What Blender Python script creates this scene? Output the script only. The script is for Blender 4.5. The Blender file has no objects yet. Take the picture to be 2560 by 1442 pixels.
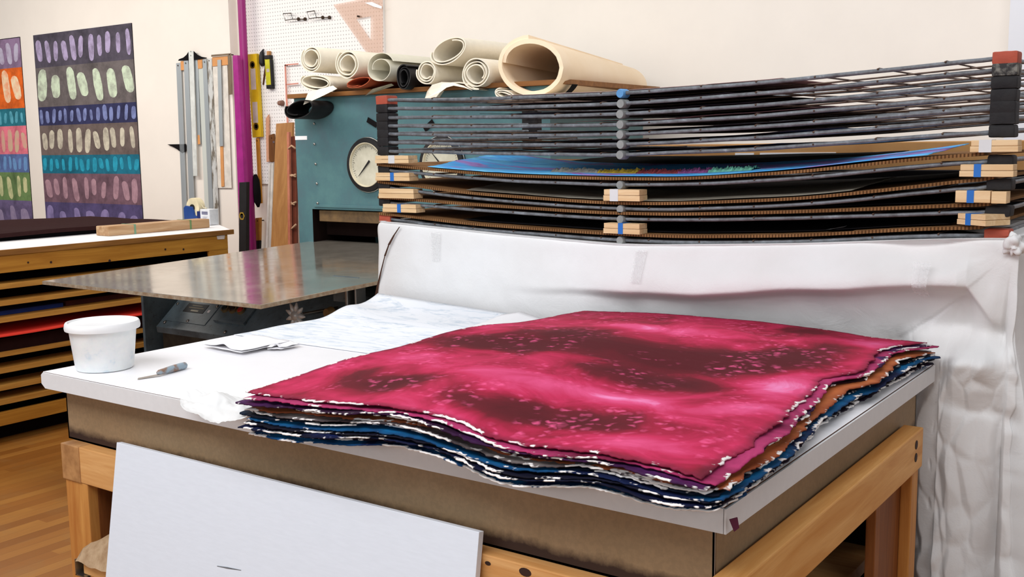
import bpy, bmesh, math, random
from mathutils import Vector, Matrix, noise

random.seed(7)
SC = bpy.context.scene
COL = SC.collection
PI = math.pi

# ------------------------------------------------------------------ helpers
def lin(c):
    return tuple(((v / 12.92) if v <= .04045 else ((v + .055) / 1.055) ** 2.4) for v in c)

def rgb(r, g, b):
    return lin((r / 255., g / 255., b / 255.)) + (1.,)

class Nodes:
    def __init__(self, name):
        self.m = bpy.data.materials.new(name)
        self.m.use_nodes = True
        self.t = self.m.node_tree
        self.b = self.t.nodes['Principled BSDF']
    def n(self, kind, **kw):
        x = self.t.nodes.new(kind)
        for k, v in kw.items():
            if k in x.inputs.keys():
                x.inputs[k].default_value = v
            else:
                setattr(x, k, v)
        return x
    def l(self, a, b):
        self.t.links.new(a, b)
    def coord(self, scale=(1, 1, 1), kind='Object'):
        c = self.n('ShaderNodeTexCoord')
        mp = self.n('ShaderNodeMapping')
        mp.inputs['Scale'].default_value = scale
        self.l(c.outputs[kind], mp.inputs['Vector'])
        return mp.outputs['Vector']
    def noise(self, vec, scale=5., detail=4., rough=.6, dist=0.):
        x = self.n('ShaderNodeTexNoise')
        x.inputs['Scale'].default_value = scale
        x.inputs['Detail'].default_value = detail
        x.inputs['Roughness'].default_value = rough
        x.inputs['Distortion'].default_value = dist
        self.l(vec, x.inputs['Vector'])
        return x.outputs['Fac']
    def ramp(self, fac, stops, interp='LINEAR'):
        r = self.n('ShaderNodeValToRGB')
        r.color_ramp.interpolation = interp
        e = r.color_ramp.elements
        while len(e) < len(stops):
            e.new(.5)
        for i, (p, c) in enumerate(stops):
            e[i].position = p
            e[i].color = c if len(c) == 4 else tuple(c) + (1.,)
        self.l(fac, r.inputs['Fac'])
        return r.outputs['Color']
    def mix(self, fac, a, b, mode='MIX'):
        x = self.n('ShaderNodeMix', data_type='RGBA', blend_type=mode)
        for sock, v in ((x.inputs['Factor'], fac), (x.inputs['A'], a), (x.inputs['B'], b)):
            pass
        ins = [x.inputs[0], x.inputs[6], x.inputs[7]]
        for sock, v in zip(ins, (fac, a, b)):
            if hasattr(v, 'is_output'):
                self.l(v, sock)
            else:
                sock.default_value = v
        return x.outputs[2]
    def math(self, op, a, b=0., clamp=False):
        x = self.n('ShaderNodeMath', operation=op, use_clamp=clamp)
        for sock, v in zip(x.inputs[:2], (a, b)):
            if hasattr(v, 'is_output'):
                self.l(v, sock)
            else:
                sock.default_value = v
        return x.outputs[0]
    def bump(self, h, strength=.2, dist=.01):
        x = self.n('ShaderNodeBump')
        x.inputs['Strength'].default_value = strength
        x.inputs['Distance'].default_value = dist
        self.l(h, x.inputs['Height'])
        self.l(x.outputs['Normal'], self.b.inputs['Normal'])
    def color(self, v):
        if hasattr(v, 'is_output'):
            self.l(v, self.b.inputs['Base Color'])
        else:
            self.b.inputs['Base Color'].default_value = v
    def set(self, rough=.6, metal=0., spec=.5, **kw):
        self.b.inputs['Roughness'].default_value = rough
        self.b.inputs['Metallic'].default_value = metal
        self.b.inputs['Specular IOR Level'].default_value = spec
        for k, v in kw.items():
            self.b.inputs[k].default_value = v
        return self.m

def mat_plain(name, c, rough=.6, metal=0., var=.12, scale=14., bump=0., spec=.4, c2=None, stretch=(1, 1, 1), lo=.35, hi=.7):
    N = Nodes(name)
    v = N.coord(stretch)
    f = N.noise(v, scale, 5., .6)
    if c2 is None:
        c2 = tuple(max(0., x * (1 - var * 2)) for x in c[:3]) + (1.,)
    N.color(N.ramp(f, [(lo, c2), (hi, c)]))
    if bump:
        N.bump(N.noise(v, scale * 4, 3., .6), bump, .004)
    return N.set(rough, metal, spec)

def mat_wood(name, light, dark, axis='X', scale=1., rough=.55, bands=1.):
    """grain running along one axis"""
    N = Nodes(name)
    st = {'X': (1.2, 16, 16), 'Y': (16, 1.2, 16), 'Z': (16, 16, 1.2)}[axis]
    v = N.coord(tuple(s * scale for s in st))
    f = N.noise(v, 2.2, 6., .65, .6)
    f2 = N.noise(v, 9., 3., .5)
    base = N.ramp(f, [(.3, dark), (.52, tuple((a + b) / 2 for a, b in zip(light, dark))), (.68, light)])
    N.color(N.mix(N.math('MULTIPLY', f2, .35 * bands), base, dark))
    N.bump(f, .12, .003)
    return N.set(rough, 0., .3)

# ---- bmesh builders
def BM():
    return bmesh.new()

def add_box(bm, x0, x1, y0, y1, z0, z1):
    v = [bm.verts.new(p) for p in ((x0, y0, z0), (x1, y0, z0), (x1, y1, z0), (x0, y1, z0),
                                   (x0, y0, z1), (x1, y0, z1), (x1, y1, z1), (x0, y1, z1))]
    for f in ((0, 3, 2, 1), (4, 5, 6, 7), (0, 1, 5, 4), (1, 2, 6, 5), (2, 3, 7, 6), (3, 0, 4, 7)):
        bm.faces.new([v[i] for i in f])
    return v

def box(x0, x1, y0, y1, z0, z1, bevel=0.):
    bm = BM()
    add_box(bm, x0, x1, y0, y1, z0, z1)
    if bevel:
        bmesh.ops.bevel(bm, geom=bm.edges[:], offset=bevel, segments=2, affect='EDGES', profile=.6)
    return bm

def add_prism(bm, pts, off):
    """closed polygon of 3D points swept by vector off"""
    off = Vector(off)
    a = [bm.verts.new(Vector(p)) for p in pts]
    b = [bm.verts.new(Vector(p) + off) for p in pts]
    n = len(a)
    bm.faces.new(a[::-1])
    bm.faces.new(b)
    for i in range(n):
        bm.faces.new((a[i], a[(i + 1) % n], b[(i + 1) % n], b[i]))

def prism(pts, off, bevel=0.):
    bm = BM()
    add_prism(bm, pts, off)
    bmesh.ops.recalc_face_normals(bm, faces=bm.faces)
    if bevel:
        bmesh.ops.bevel(bm, geom=bm.edges[:], offset=bevel, segments=2, affect='EDGES', profile=.6)
    return bm

def add_tube(bm, pts, r, seg=6, cap=True):
    pts = [Vector(p) for p in pts]
    n = len(pts)
    rings = []
    up = None
    for i, p in enumerate(pts):
        t = (pts[min(i + 1, n - 1)] - pts[max(i - 1, 0)]).normalized()
        if up is None:
            up = Vector((0, 0, 1)) if abs(t.z) < .9 else Vector((1, 0, 0))
        s = t.cross(up).normalized()
        up = s.cross(t).normalized()
        rr = r[i] if isinstance(r, (list, tuple)) else r
        rings.append([bm.verts.new(p + s * math.cos(2 * PI * k / seg) * rr + up * math.sin(2 * PI * k / seg) * rr) for k in range(seg)])
    for a, b in zip(rings[:-1], rings[1:]):
        for k in range(seg):
            bm.faces.new((a[k], a[(k + 1) % seg], b[(k + 1) % seg], b[k]))
    if cap:
        bm.faces.new(rings[0][::-1])
        bm.faces.new(rings[-1])
    return rings

def tube(pts, r, seg=8):
    bm = BM()
    add_tube(bm, pts, r, seg)
    bmesh.ops.recalc_face_normals(bm, faces=bm.faces)
    return bm

def add_cyl(bm, c, axis, r, h, seg=24, r2=None):
    axis = Vector(axis).normalized()
    c = Vector(c)
    add_tube(bm, [c, c + axis * h], [r, r if r2 is None else r2], seg)

def cyl(c, axis, r, h, seg=24, r2=None, bevel=0.):
    bm = BM()
    add_cyl(bm, c, axis, r, h, seg, r2)
    bmesh.ops.recalc_face_normals(bm, faces=bm.faces)
    if bevel:
        es = [e for e in bm.edges if any(len(f.verts) > 4 for f in e.link_faces)]
        bmesh.ops.bevel(bm, geom=es, offset=bevel, segments=2, affect='EDGES', profile=.5)
    return bm

def lathe(prof, c, axis='Z', seg=40):
    """prof: (radius, height) pairs; c: centre"""
    bm = BM()
    c = Vector(c)
    rings = []
    for r, h in prof:
        ring = []
        for k in range(seg):
            a = 2 * PI * k / seg
            if axis == 'Z':
                p = Vector((r * math.cos(a), r * math.sin(a), h))
            else:
                p = Vector((r * math.cos(a), -h, r * math.sin(a)))
            ring.append(bm.verts.new(c + p))
        rings.append(ring)
    for a, b in zip(rings[:-1], rings[1:]):
        for k in range(seg):
            bm.faces.new((a[k], a[(k + 1) % seg], b[(k + 1) % seg], b[k]))
    bm.faces.new(rings[0][::-1])
    bm.faces.new(rings[-1])
    bmesh.ops.recalc_face_normals(bm, faces=bm.faces)
    return bm

def grid(fn, nu, nv, thick=0., attrs=None):
    """surface fn(u,v)->Vector; thick adds an offset underside (straight down) and a rim"""
    bm = BM()
    lay = {k: bm.verts.layers.float.new(k) for k in (attrs or {})}
    top = [[None] * (nv + 1) for _ in range(nu + 1)]
    bot = [[None] * (nv + 1) for _ in range(nu + 1)]
    for i in range(nu + 1):
        for j in range(nv + 1):
            u, w = i / nu, j / nv
            p = Vector(fn(u, w))
            a = bm.verts.new(p)
            top[i][j] = a
            vs = [a]
            if thick:
                off = thick if not isinstance(thick, Vector) else thick
                q = p - (Vector((0, 0, thick)) if not isinstance(thick, Vector) else thick)
                b = bm.verts.new(q)
                bot[i][j] = b
                vs.append(b)
            for k, f in (attrs or {}).items():
                val = f(u, w, p)
                for x in vs:
                    x[lay[k]] = val
    for i in range(nu):
        for j in range(nv):
            bm.faces.new((top[i][j], top[i + 1][j], top[i + 1][j + 1], top[i][j + 1]))
            if thick:
                bm.faces.new((bot[i][j], bot[i][j + 1], bot[i + 1][j + 1], bot[i + 1][j]))
    if thick:
        for i in range(nu):
            bm.faces.new((top[i][0], bot[i][0], bot[i + 1][0], top[i + 1][0]))
            bm.faces.new((top[i][nv], top[i + 1][nv], bot[i + 1][nv], bot[i][nv]))
        for j in range(nv):
            bm.faces.new((top[0][j], top[0][j + 1], bot[0][j + 1], bot[0][j]))
            bm.faces.new((top[nu][j], bot[nu][j], bot[nu][j + 1], top[nu][j + 1]))
        bmesh.ops.recalc_face_normals(bm, faces=bm.faces)
    return bm

def merge(*bms):
    out = BM()
    for b in bms:
        me = bpy.data.meshes.new('tmp')
        b.to_mesh(me)
        b.free()
        out.from_mesh(me)
        bpy.data.meshes.remove(me)
    return out

# ---- objects
def link(name, bm, m, parent=None, smooth=False, auto=None):
    me = bpy.data.meshes.new(name)
    bm.normal_update()
    bm.to_mesh(me)
    bm.free()
    for x in (m if isinstance(m, (list, tuple)) else [m]):
        me.materials.append(x)
    if smooth or auto:
        for p in me.polygons:
            p.use_smooth = True
    if auto:
        me.set_sharp_from_angle(angle=math.radians(auto))
    o = bpy.data.objects.new(name, me)
    COL.objects.link(o)
    if parent is not None:
        o.parent = parent
        root = parent
        while root.parent:
            root = root.parent
        o.matrix_parent_inverse = Matrix.Translation(-root.location) if parent.parent is None and parent.type == 'EMPTY' else Matrix.Identity(4)
    return o

def tag(o, label, cat, group=None):
    o['label'] = label
    o['category'] = cat
    if group:
        o['group'] = group
    return o

def thing(name, loc, label, cat, group=None):
    o = bpy.data.objects.new(name, None)
    COL.objects.link(o)
    o.location = loc
    o.empty_display_size = .05
    return tag(o, label, cat, group)

def part(name, bm, m, parent, label=None, **kw):
    o = link(name, bm, m, parent, **kw)
    if label:
        o['label'] = label
    return o

def struct(name, bm, m, **kw):
    o = link(name, bm, m, **kw)
    o['kind'] = 'structure'
    return o

def interp(tab, x):
    if x <= tab[0][0]:
        return tab[0][1]
    for (a, va), (b, vb) in zip(tab[:-1], tab[1:]):
        if x <= b:
            t = (x - a) / (b - a)
            return va + (vb - va) * t
    return tab[-1][1]

def smooth_tab(tab, n=60, w=2, it=3):
    """resample a piecewise linear table and smooth it"""
    x0, x1 = tab[0][0], tab[-1][0]
    xs = [x0 + (x1 - x0) * i / n for i in range(n + 1)]
    ys = [interp(tab, x) for x in xs]
    for _ in range(it):
        ys = [sum(ys[max(0, i - w):i + w + 1]) / len(ys[max(0, i - w):i + w + 1]) if 0 < i < n else ys[i] for i in range(n + 1)]
    return list(zip(xs, ys))

def ns(x, y=0., z=0.):
    return noise.noise(Vector((x, y, z)))

# ------------------------------------------------------------------ materials
M = {}
M['wall'] = mat_plain('wall_paint', rgb(238, 231, 222), .9, var=.02, scale=3., spec=.2)
M['wall_cool'] = mat_plain('wall_cool_light', rgb(226, 228, 234), .9, var=.02, scale=3., spec=.2)  # cool daylight from the right tinted into the wall colour
M['laminate'] = mat_plain('white_laminate', rgb(247, 246, 248), .38, var=.015, scale=8., spec=.4)
M['edge_band'] = mat_plain('edge_laminate', rgb(222, 221, 221), .5, var=.02, scale=60., spec=.3)
M['seam'] = mat_plain('brown_seam', rgb(96, 62, 44), .8)
M['white_board'] = mat_plain('painted_board', rgb(222, 227, 235), .5, var=.02, scale=30., spec=.35, stretch=(1, 6, 6))
M['fir_x'] = mat_wood('fir_grain_x', rgb(226, 176, 116), rgb(192, 132, 70), 'X')
M['fir_y'] = mat_wood('fir_grain_y', rgb(232, 180, 112), rgb(200, 136, 66), 'Y')
M['fir_z'] = mat_wood('fir_grain_z', rgb(212, 154, 82), rgb(172, 106, 46), 'Z')
M['fir_dark'] = mat_wood('fir_shaded_knotty', rgb(158, 96, 46), rgb(106, 56, 24), 'Z')
M['knot'] = mat_plain('knot', rgb(52, 26, 16), .7)
M['bench_y'] = mat_wood('bench_ochre_wood', rgb(196, 138, 52), rgb(160, 102, 30), 'Y', bands=.5)
M['bench_edge'] = mat_wood('ply_edge', rgb(206, 152, 72), rgb(168, 112, 44), 'Y', bands=.7)
M['dark_inside'] = mat_plain('shade_dark', rgb(26, 16, 14), .95, spec=.05)  # near-black that stands in for shade inside and under things
M['plywood'] = mat_plain('tan_board', rgb(200, 152, 96), .8, c2=rgb(180, 130, 78), scale=4.)
M['cardboard'] = mat_plain('cardboard', rgb(190, 140, 86), .9, c2=rgb(168, 118, 70), scale=6., spec=.1)
M['black'] = mat_plain('black_rubber', rgb(26, 24, 26), .55, var=.2, spec=.35)
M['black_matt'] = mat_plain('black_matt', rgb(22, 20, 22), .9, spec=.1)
M['blue_tape'] = mat_plain('blue_tape', rgb(40, 112, 196), .6, var=.05)
M['clear_tape'] = mat_plain('milky_tape', rgb(222, 222, 222), .3, var=.05)
M['steel'] = mat_plain('brushed_steel', rgb(176, 176, 174), .35, 1., c2=rgb(140, 138, 134), scale=6.)
M['alu'] = mat_plain('satin_aluminium', rgb(196, 204, 208), .42, .55, c2=rgb(178, 186, 190), scale=5., stretch=(1, 1, .1))
M['felt'] = mat_plain('cream_felt', rgb(240, 232, 214), .95, var=.03, scale=30., bump=.15, spec=.1)
M['felt_tan'] = mat_plain('buff_felt', rgb(248, 228, 200), .95, c2=rgb(243, 220, 188), scale=4., bump=.15, spec=.1)
M['rust_felt'] = mat_plain('rust_felt', rgb(176, 84, 50), .9, var=.08)
M['teal'] = None

# teal hammered machine paint
N = Nodes('teal_machine_paint')
v = N.coord()
c = N.ramp(N.noise(v, 3.2, 8., .7), [(.3, rgb(82, 104, 114)), (.5, rgb(80, 118, 124)), (.7, rgb(92, 134, 134))])
spk = N.ramp(N.noise(v, 60., 3., .7), [(.63, (0, 0, 0)), (.7, (1, 1, 1))])
c = N.mix(N.math('MULTIPLY', spk, .3), c, rgb(130, 112, 106))
N.color(c)
M['teal'] = N.set(.5, 0., .4)
N = Nodes('dark_machine_paint')
v = N.coord()
c = N.ramp(N.noise(v, 5., 8., .7), [(.3, rgb(62, 76, 84)), (.55, rgb(92, 110, 120)), (.75, rgb(108, 130, 138))])
spk = N.ramp(N.noise(v, 70., 3., .7), [(.62, (0, 0, 0)), (.68, (1, 1, 1))])
c = N.mix(N.math('MULTIPLY', spk, .5), c, rgb(36, 30, 28))
N.color(c)
M['teal_dark'] = N.set(.45, 0., .5)
N = Nodes('scuffed_dark_machine')
v = N.coord()
N.color(N.ramp(N.noise(v, 9., 8., .75), [(.35, rgb(34, 30, 26)), (.6, rgb(58, 54, 44)), (.75, rgb(92, 80, 58))]))
M['scuffed'] = N.set(.6, 0., .4)

# brown steel pan with dark rust along its lower rim
N = Nodes('browned_steel')
v = N.coord()
base = N.ramp(N.noise(v, 4.5, 7., .65), [(.3, rgb(138, 114, 84)), (.55, rgb(147, 122, 92)), (.75, rgb(156, 132, 102))])
fine = N.ramp(N.noise(v, 120., 2., .6), [(.4, (.93, .93, .93)), (.6, (1.04, 1.03, 1.02))])
base = N.mix(1., base, fine, 'MULTIPLY')
g = N.n('ShaderNodeNewGeometry')
sx = N.n('ShaderNodeSeparateXYZ')
N.l(g.outputs['Position'], sx.inputs[0])
ragged = N.math('ADD', sx.outputs['Z'], N.math('MULTIPLY', N.noise(v, 14., 5., .7), -.035))
rust = N.ramp(N.math('MULTIPLY', N.math('SUBTRACT', ragged, .722), 20.), [(.25, (1, 1, 1)), (.62, (0, 0, 0))])
N.color(N.mix(rust, base, rgb(50, 32, 24)))
M['pan'] = N.set(.6, .05, .35)

# wood strip floor, strips along Y
N = Nodes('floor_strips')
v = N.coord((1, 1, 1))
sep = N.n('ShaderNodeSeparateXYZ')
N.l(v, sep.inputs[0])
strip = N.math('FLOOR', N.math('DIVIDE', sep.outputs['X'], .057))
frac = N.math('FRACT', N.math('DIVIDE', sep.outputs['X'], .057))
wn = N.n('ShaderNodeTexWhiteNoise', noise_dimensions='1D')
N.l(strip, wn.inputs['W'])
ylen = N.math('FLOOR', N.math('ADD', N.math('MULTIPLY', sep.outputs['Y'], 1.1), N.math('MULTIPLY', wn.outputs['Value'], 9.)))
cmb = N.n('ShaderNodeCombineXYZ')
N.l(strip, cmb.inputs[0])
N.l(ylen, cmb.inputs[1])
wn2 = N.n('ShaderNodeTexWhiteNoise', noise_dimensions='2D')
N.l(cmb.outputs[0], wn2.inputs['Vector'])
vg = N.coord((14, 1.4, 14))
gr = N.noise(vg, 2.2, 6., .65, .5)
c = N.ramp(wn2.outputs['Value'], [(0., rgb(136, 82, 28)), (.5, rgb(156, 98, 38)), (1., rgb(172, 116, 50))])
c = N.mix(N.math('MULTIPLY', N.ramp(gr, [(.4, (0, 0, 0)), (.7, (1, 1, 1))]), .45), c, rgb(146, 90, 34))
blot = N.ramp(N.noise(v, 5., 5., .7), [(.52, (0, 0, 0)), (.72, (1, 1, 1))])
c = N.mix(N.math('MULTIPLY', blot, .4), c, rgb(150, 112, 66))
gap = N.math('LESS_THAN', frac, .03)
N.color(N.mix(N.math('MULTIPLY', gap, .6), c, rgb(90, 52, 20)))
M['floor'] = N.set(.42, 0., .4)

# ------------------------------------------------------------------ room
fl = struct('floor', box(-9, 4, -4, 4.1, -.06, 0.), M['floor'])
struct('wall_back', box(-5.9, 4., 4., 4.15, 0., 3.4), M['wall'])
struct('wall_left', box(-9., -5.6552, 3.93, 4.15, 0., 3.4), M['wall'])
struct('wall_right', box(-.39, 4., 3.93, 4.0, 0., 3.4), M['wall_cool'])

# ------------------------------------------------------------------ work table
TW, TD, TT = 1.706, 1.152, .9
table = thing('work_table', (-.85, .58, 0), 'white laminate topped work table with a brown steel pan and timber frame', 'table')
part('tabletop', box(-TW, -.0015, .0015, TD, TT - .036, TT, .0006), M['laminate'], table)
part('seam', box(-TW + .004, -.0008, .0008, TD - .002, TT - .0016, TT - .0002), M['seam'], table, 'thin brown seam along the table edge')
# edge bands: front one with a rounded outer corner, right one mitred against it
fb = [(-TW - .002, -.0035, TT - .007), (-TW + .006, -.0035, TT - .0008), (-.0005, -.0035, TT - .0008), (-.0005, -.0035, TT - .038),
      (-TW + .012, -.0035, TT - .038), (-TW - .002, -.0035, TT - .028)]
part('edge_band', prism(fb, (0, .0045, 0), .0005), M['edge_band'], table, 'grey white laminate edge')
part('edge_band', box(.0005, .004, -.0035, TD, TT - .038, TT - .0008, .0005), M['edge_band'], table, 'grey white laminate edge')
i1 = .036
pan = BM()
add_box(pan, -TW + .03, -.03, i1, i1 + .004, TT - .163, TT - .038)
add_box(pan, -.034, -.03, i1, TD - .02, TT - .163, TT - .038)
add_box(pan, -TW + .03, -TW + .034, i1, TD - .02, TT - .163, TT - .038)
add_box(pan, -TW + .03, -.03, TD - .024, TD - .02, TT - .163, TT - .038)
add_box(pan, -TW + .03, -.03, i1, TD - .02, TT - .163, TT - .159)
pan_o = part('steel_pan', pan, M['pan'], table)
part('weld_seam', box(-.0305, -.0292, i1 - .0006, i1 + .0015, TT - .163, TT - .04), M['steel'], pan_o)
rails = [('X', -1.655, -.012, .004, .042), ('X', -1.655, -.012, 1.06, 1.1)]
part('front_rail', box(-1.655, .016, .004, .04, TT - .248, TT - .164, .002), M['fir_x'], table, 'pale front rail of fir')
part('end_grain', box(-1.6565, -1.585, .002, .0405, TT - .2485, TT - .1635, .002), mat_plain('end_grain_wood', rgb(190, 140, 88), .6, c2=rgb(150, 104, 60), scale=26.), table, 'square end-grain block at the front left corner')
part('back_rail', box(-1.655, -.04, 1.05, 1.09, TT - .248, TT - .164, .002), M['fir_x'], table)
rr = part('side_rail', box(-.024, .018, .0, 1.012, TT - .2, TT - .112, .003), M['fir_y'], table, 'honey coloured fir rail with two bolt holes')
part('side_rail', box(-1.655, -1.617, .042, 1.05, TT - .248, TT - .164, .002), M['fir_y'], table)
for z in (TT - .138, TT - .166):
    part('bolt_hole', cyl((.0165, .955, z), (1, 0, 0), .010, .0025, 12), M['knot'], rr)
for i, (kx, kz, ks) in enumerate(((-.345, TT - .176, .012), (-.42, TT - .178, .006))):
    bm = cyl((kx, .0035, kz), (0, 1, 0), ks, .002, 14)
    for vv in bm.verts:
        vv.co.z = kz + (vv.co.z - kz) * .6
    part('knot', bm, M['knot'], table)
for lx0, lx1, ly0, ly1, mm in ((-1.652, -1.565, .006, .06, 'fir_z'), (-.075, -.02, .03, .12, 'fir_z'), (-1.652, -1.565, 1.0, 1.05, 'fir_dark')):
    part('leg', box(lx0, lx1, ly0, ly1, 0., TT - .2485, .003), M[mm], table)
part('leg', box(-.012, .012, .955, 1.006, 0., TT - .2, .003), M['fir_z'], table)
part('leg_panel', box(-.032, -.012, .78, .99, 0., TT - .16, .002), M['fir_dark'], table, 'reddish knotty board inside the right leg')
part('leg_panel', box(-1.579, -1.5645, .03, .2, 0., TT - .25, .002), M['fir_dark'], table, 'reddish board inside the left leg')
part('shelf', box(-1.545, -.08, -.03, 1.04, 0.4852 - .03, 0.4852, .002), M['fir_x'], table)
part('shelf_bracket', merge(box(-1.562, -1.525, -.04, .05, 0.4852 - .034, 0.4852 - .031), box(-1.562, -1.559, -.04, .05, 0.4852 - .034, 0.4852 + .004)), M['steel'], table)
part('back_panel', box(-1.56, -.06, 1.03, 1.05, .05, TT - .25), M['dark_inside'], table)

# things on the lower shelf
ZS = 0.4852
bm = grid(lambda u, w: Vector((-1.553 + .5 * u, -.044 + .4 * w, ZS + .002 + .058 * min(1., 9 * u, 9 * (1 - u), 9 * w, 9 * (1 - w)) ** .5 + .006 * ns(u * 14, w * 14))), 40, 30, .0)
for o_ in (bm,):
    bmesh.ops.recalc_face_normals(o_, faces=o_.faces)
pk = link('wrapped_package', bm, mat_plain('creased_wrap', rgb(206, 178, 144), .45, c2=rgb(150, 118, 84), scale=18., bump=.4), auto=35)
tag(pk, 'crumpled tan wrapped package on the shelf under the table, behind the leaning board', 'package')
for k, (z0, c_, lab) in enumerate(((.330, rgb(196, 160, 116), 'thin tan panel lying under the table on the right, upper of two'), (.290, rgb(206, 186, 152), 'pale panel lying under the table on the right, lower of two'))):
    b_ = link('flat_panel', box(-.62 + .02 * k, -.045 - .005 * k, .12, .93 - .03 * k, z0, z0 + .03 - .008 * k, .002), mat_plain('panel_%d' % k, c_, .7, var=.06))
    tag(b_, lab, 'panel', 'panels under the table')
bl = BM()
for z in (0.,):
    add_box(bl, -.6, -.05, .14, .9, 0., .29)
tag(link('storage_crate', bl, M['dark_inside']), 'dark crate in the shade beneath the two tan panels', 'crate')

# white painted board leaning on the table front
bx0, bx1 = -1.4239, -0.4303
def lean(x, z, off):
    return (x, .0075 - .165 * (.772 - z) + off, z)
pts = [lean(bx0, .7735, 0), lean(bx1, .7745, 0), lean(bx1, .0, 0), lean(bx0, .0, 0)]
lb = prism(pts, (0, -.013, .002), .001)
board = link('painted_board', lb, M['white_board'])
tag(board, 'large plain white board leaning against the front of the work table', 'board')
sc1 = prism([lean(bx0 + .03, .395, -.0142), lean(bx0 + .045, .40, -.0142), lean(bx0 + .043, .385, -.0142), lean(bx0 + .03, .382, -.0142)], (0, -.0006, 0))
part('stain', sc1, mat_plain('grey_stain', rgb(196, 190, 178), .7), board, 'small grey stain on the board')
sc2 = tube([lean(bx0 + .36, .585, -.0138), lean(bx0 + .39, .588, -.0138), lean(bx0 + .43, .592, -.0138)], [.0006, .0014, .0005], 6)
part('scratch', sc2, mat_plain('dark_scratch', rgb(110, 112, 116), .7), board)

# ------------------------------------------------------------------ tub and knife
tc = (-1.6148, 0.1033, 0.9)
tub = thing('plastic_tub', (tc[0], tc[1], .9), 'round white lidded plastic tub on the left corner of the table', 'tub')
N = Nodes('smeared_white_plastic')
v = N.coord()
c = N.ramp(N.noise(v, 22., 6., .65), [(.3, rgb(206, 218, 226)), (.42, rgb(232, 234, 234)), (.7, rgb(242, 242, 240))])
c = N.mix(N.ramp(N.noise(v, 12., 5., .7), [(.66, (0, 0, 0)), (.78, (.6, .6, .6))]), c, rgb(208, 204, 184))
N.color(c)
M['tub'] = N.set(.4, 0., .4, **{'Subsurface Weight': .15})
M['lid'] = mat_plain('white_lid', rgb(244, 244, 244), .4, var=.02)
part('body', lathe([(.052, .0), (.0625, .001), (.065, .004), (.0755, .100), (.078, .102)], (tc[0], tc[1], .9005), seg=48), M['tub'], tub, 'smeared white wall of the tub', auto=40)
part('lid', lathe([(.075, .095), (.0835, .095), (.0845, .101), (.0832, .109), (.081, .1125), (.077, .1128), (.075, .1095), (.071, .1085), (.0, .108)], (tc[0], tc[1], .9005), seg=48), M['lid'], tub, auto=40)

k0, k1, k2 = Vector((-1.4384, 0.0648, 0.903)), Vector((-1.4267, 0.111, 0.904)), Vector((-1.444, 0.2033, 0.904))
knife = thing('palette_knife', tuple(k1), 'small knife with a paint-smeared wooden handle beside the white tub', 'knife')
d = (k1 - k0).normalized()
s = Vector((-d.y, d.x, 0))
def at3(p, a, b, z): return tuple(Vector((p.x, p.y, z)) + d * a + s * b)
bl_pts = [at3(k0, 0, -.004, .9012), at3(k0, .006, .0075, .9012), at3(k1, .004, .006, .9035), at3(k1, .004, -.006, .9035)]
part('blade', prism(bl_pts, (0, 0, .0009)), mat_plain('tool_steel', rgb(196, 186, 176), .3, .8), knife, 'short steel blade')
dd = (k2 - k1)
hp = [k1 + dd * t for t in (0, .06, .2, .5, .8, .95, 1.)]
part('handle', tube([(p.x, p.y, .9085) for p in hp], [.0035, .0062, .0068, .0082, .0085, .0078, .004], 14),
     mat_plain('smeared_handle', rgb(150, 168, 180), .55, c2=rgb(140, 110, 92), scale=45., lo=.42, hi=.56), knife, 'handle smeared with blue and brown paint', smooth=True)

# ------------------------------------------------------------------ loose white papers on the table
N = Nodes('white_paper')
v = N.coord()
N.color(rgb(245, 244, 246))
N.bump(N.noise(v, 9., 4., .6), .15, .01)
M['paper'] = N.set(.75, 0., .25)
N = Nodes('brushed_paper')
v = N.coord((3.2, 11., 3.))
st = N.ramp(N.noise(v, 2.2, 6., .7, 1.6), [(.5, (0, 0, 0)), (.72, (1, 1, 1))])
N.color(N.mix(N.math('MULTIPLY', st, .9), rgb(236, 239, 244), rgb(170, 190, 208)))
M['brushed'] = N.set(.75, 0., .25)
N = Nodes('tissue')
N.color(rgb(240, 240, 238))
M['tissue'] = N.set(.6, 0., .3, **{'Alpha': .78})

def brushed_surf(u, w):
    x = -1.70 + .62 * u
    y = .56 + .585 * w
    z = .9012 + .0012 * (1 + ns(u * 4, w * 4, 3)) + .045 * max(0., (w - .72) / .28) ** 1.6 * (1 - .65 * u) + .022 * math.exp(-((w - .75) / .1) ** 2 - (u / .18) ** 2)
    return Vector((x + .012 * ns(w * 5, 1), min(y, 1.146), z))
tag(link('brushed_sheet', grid(brushed_surf, 40, 40, .0008), M['brushed'], smooth=True), 'white sheet with faint blue-grey brush strokes at the back left of the table', 'paper')

def under_surf(u, w):
    y = -.02 + 1.15 * w
    xl = interp([(-.02, -1.075), (.1, -1.1), (.45, -1.14), (.8, -1.19), (1.15, -1.2)], y)
    x = xl + (.0 - .08 - xl) * u
    z = .9045 + .002 * (1 + ns(u * 5, w * 6, 8))
    back = max(0., (w - .8) / .2) ** 1.3
    wav = interp([(0., .5), (.06, 1.), (.15, .35), (.22, .5), (.3, .95), (.4, .2), (1., 0.)], u)
    z += back * .03 * wav
    return Vector((x, y, z))
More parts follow.
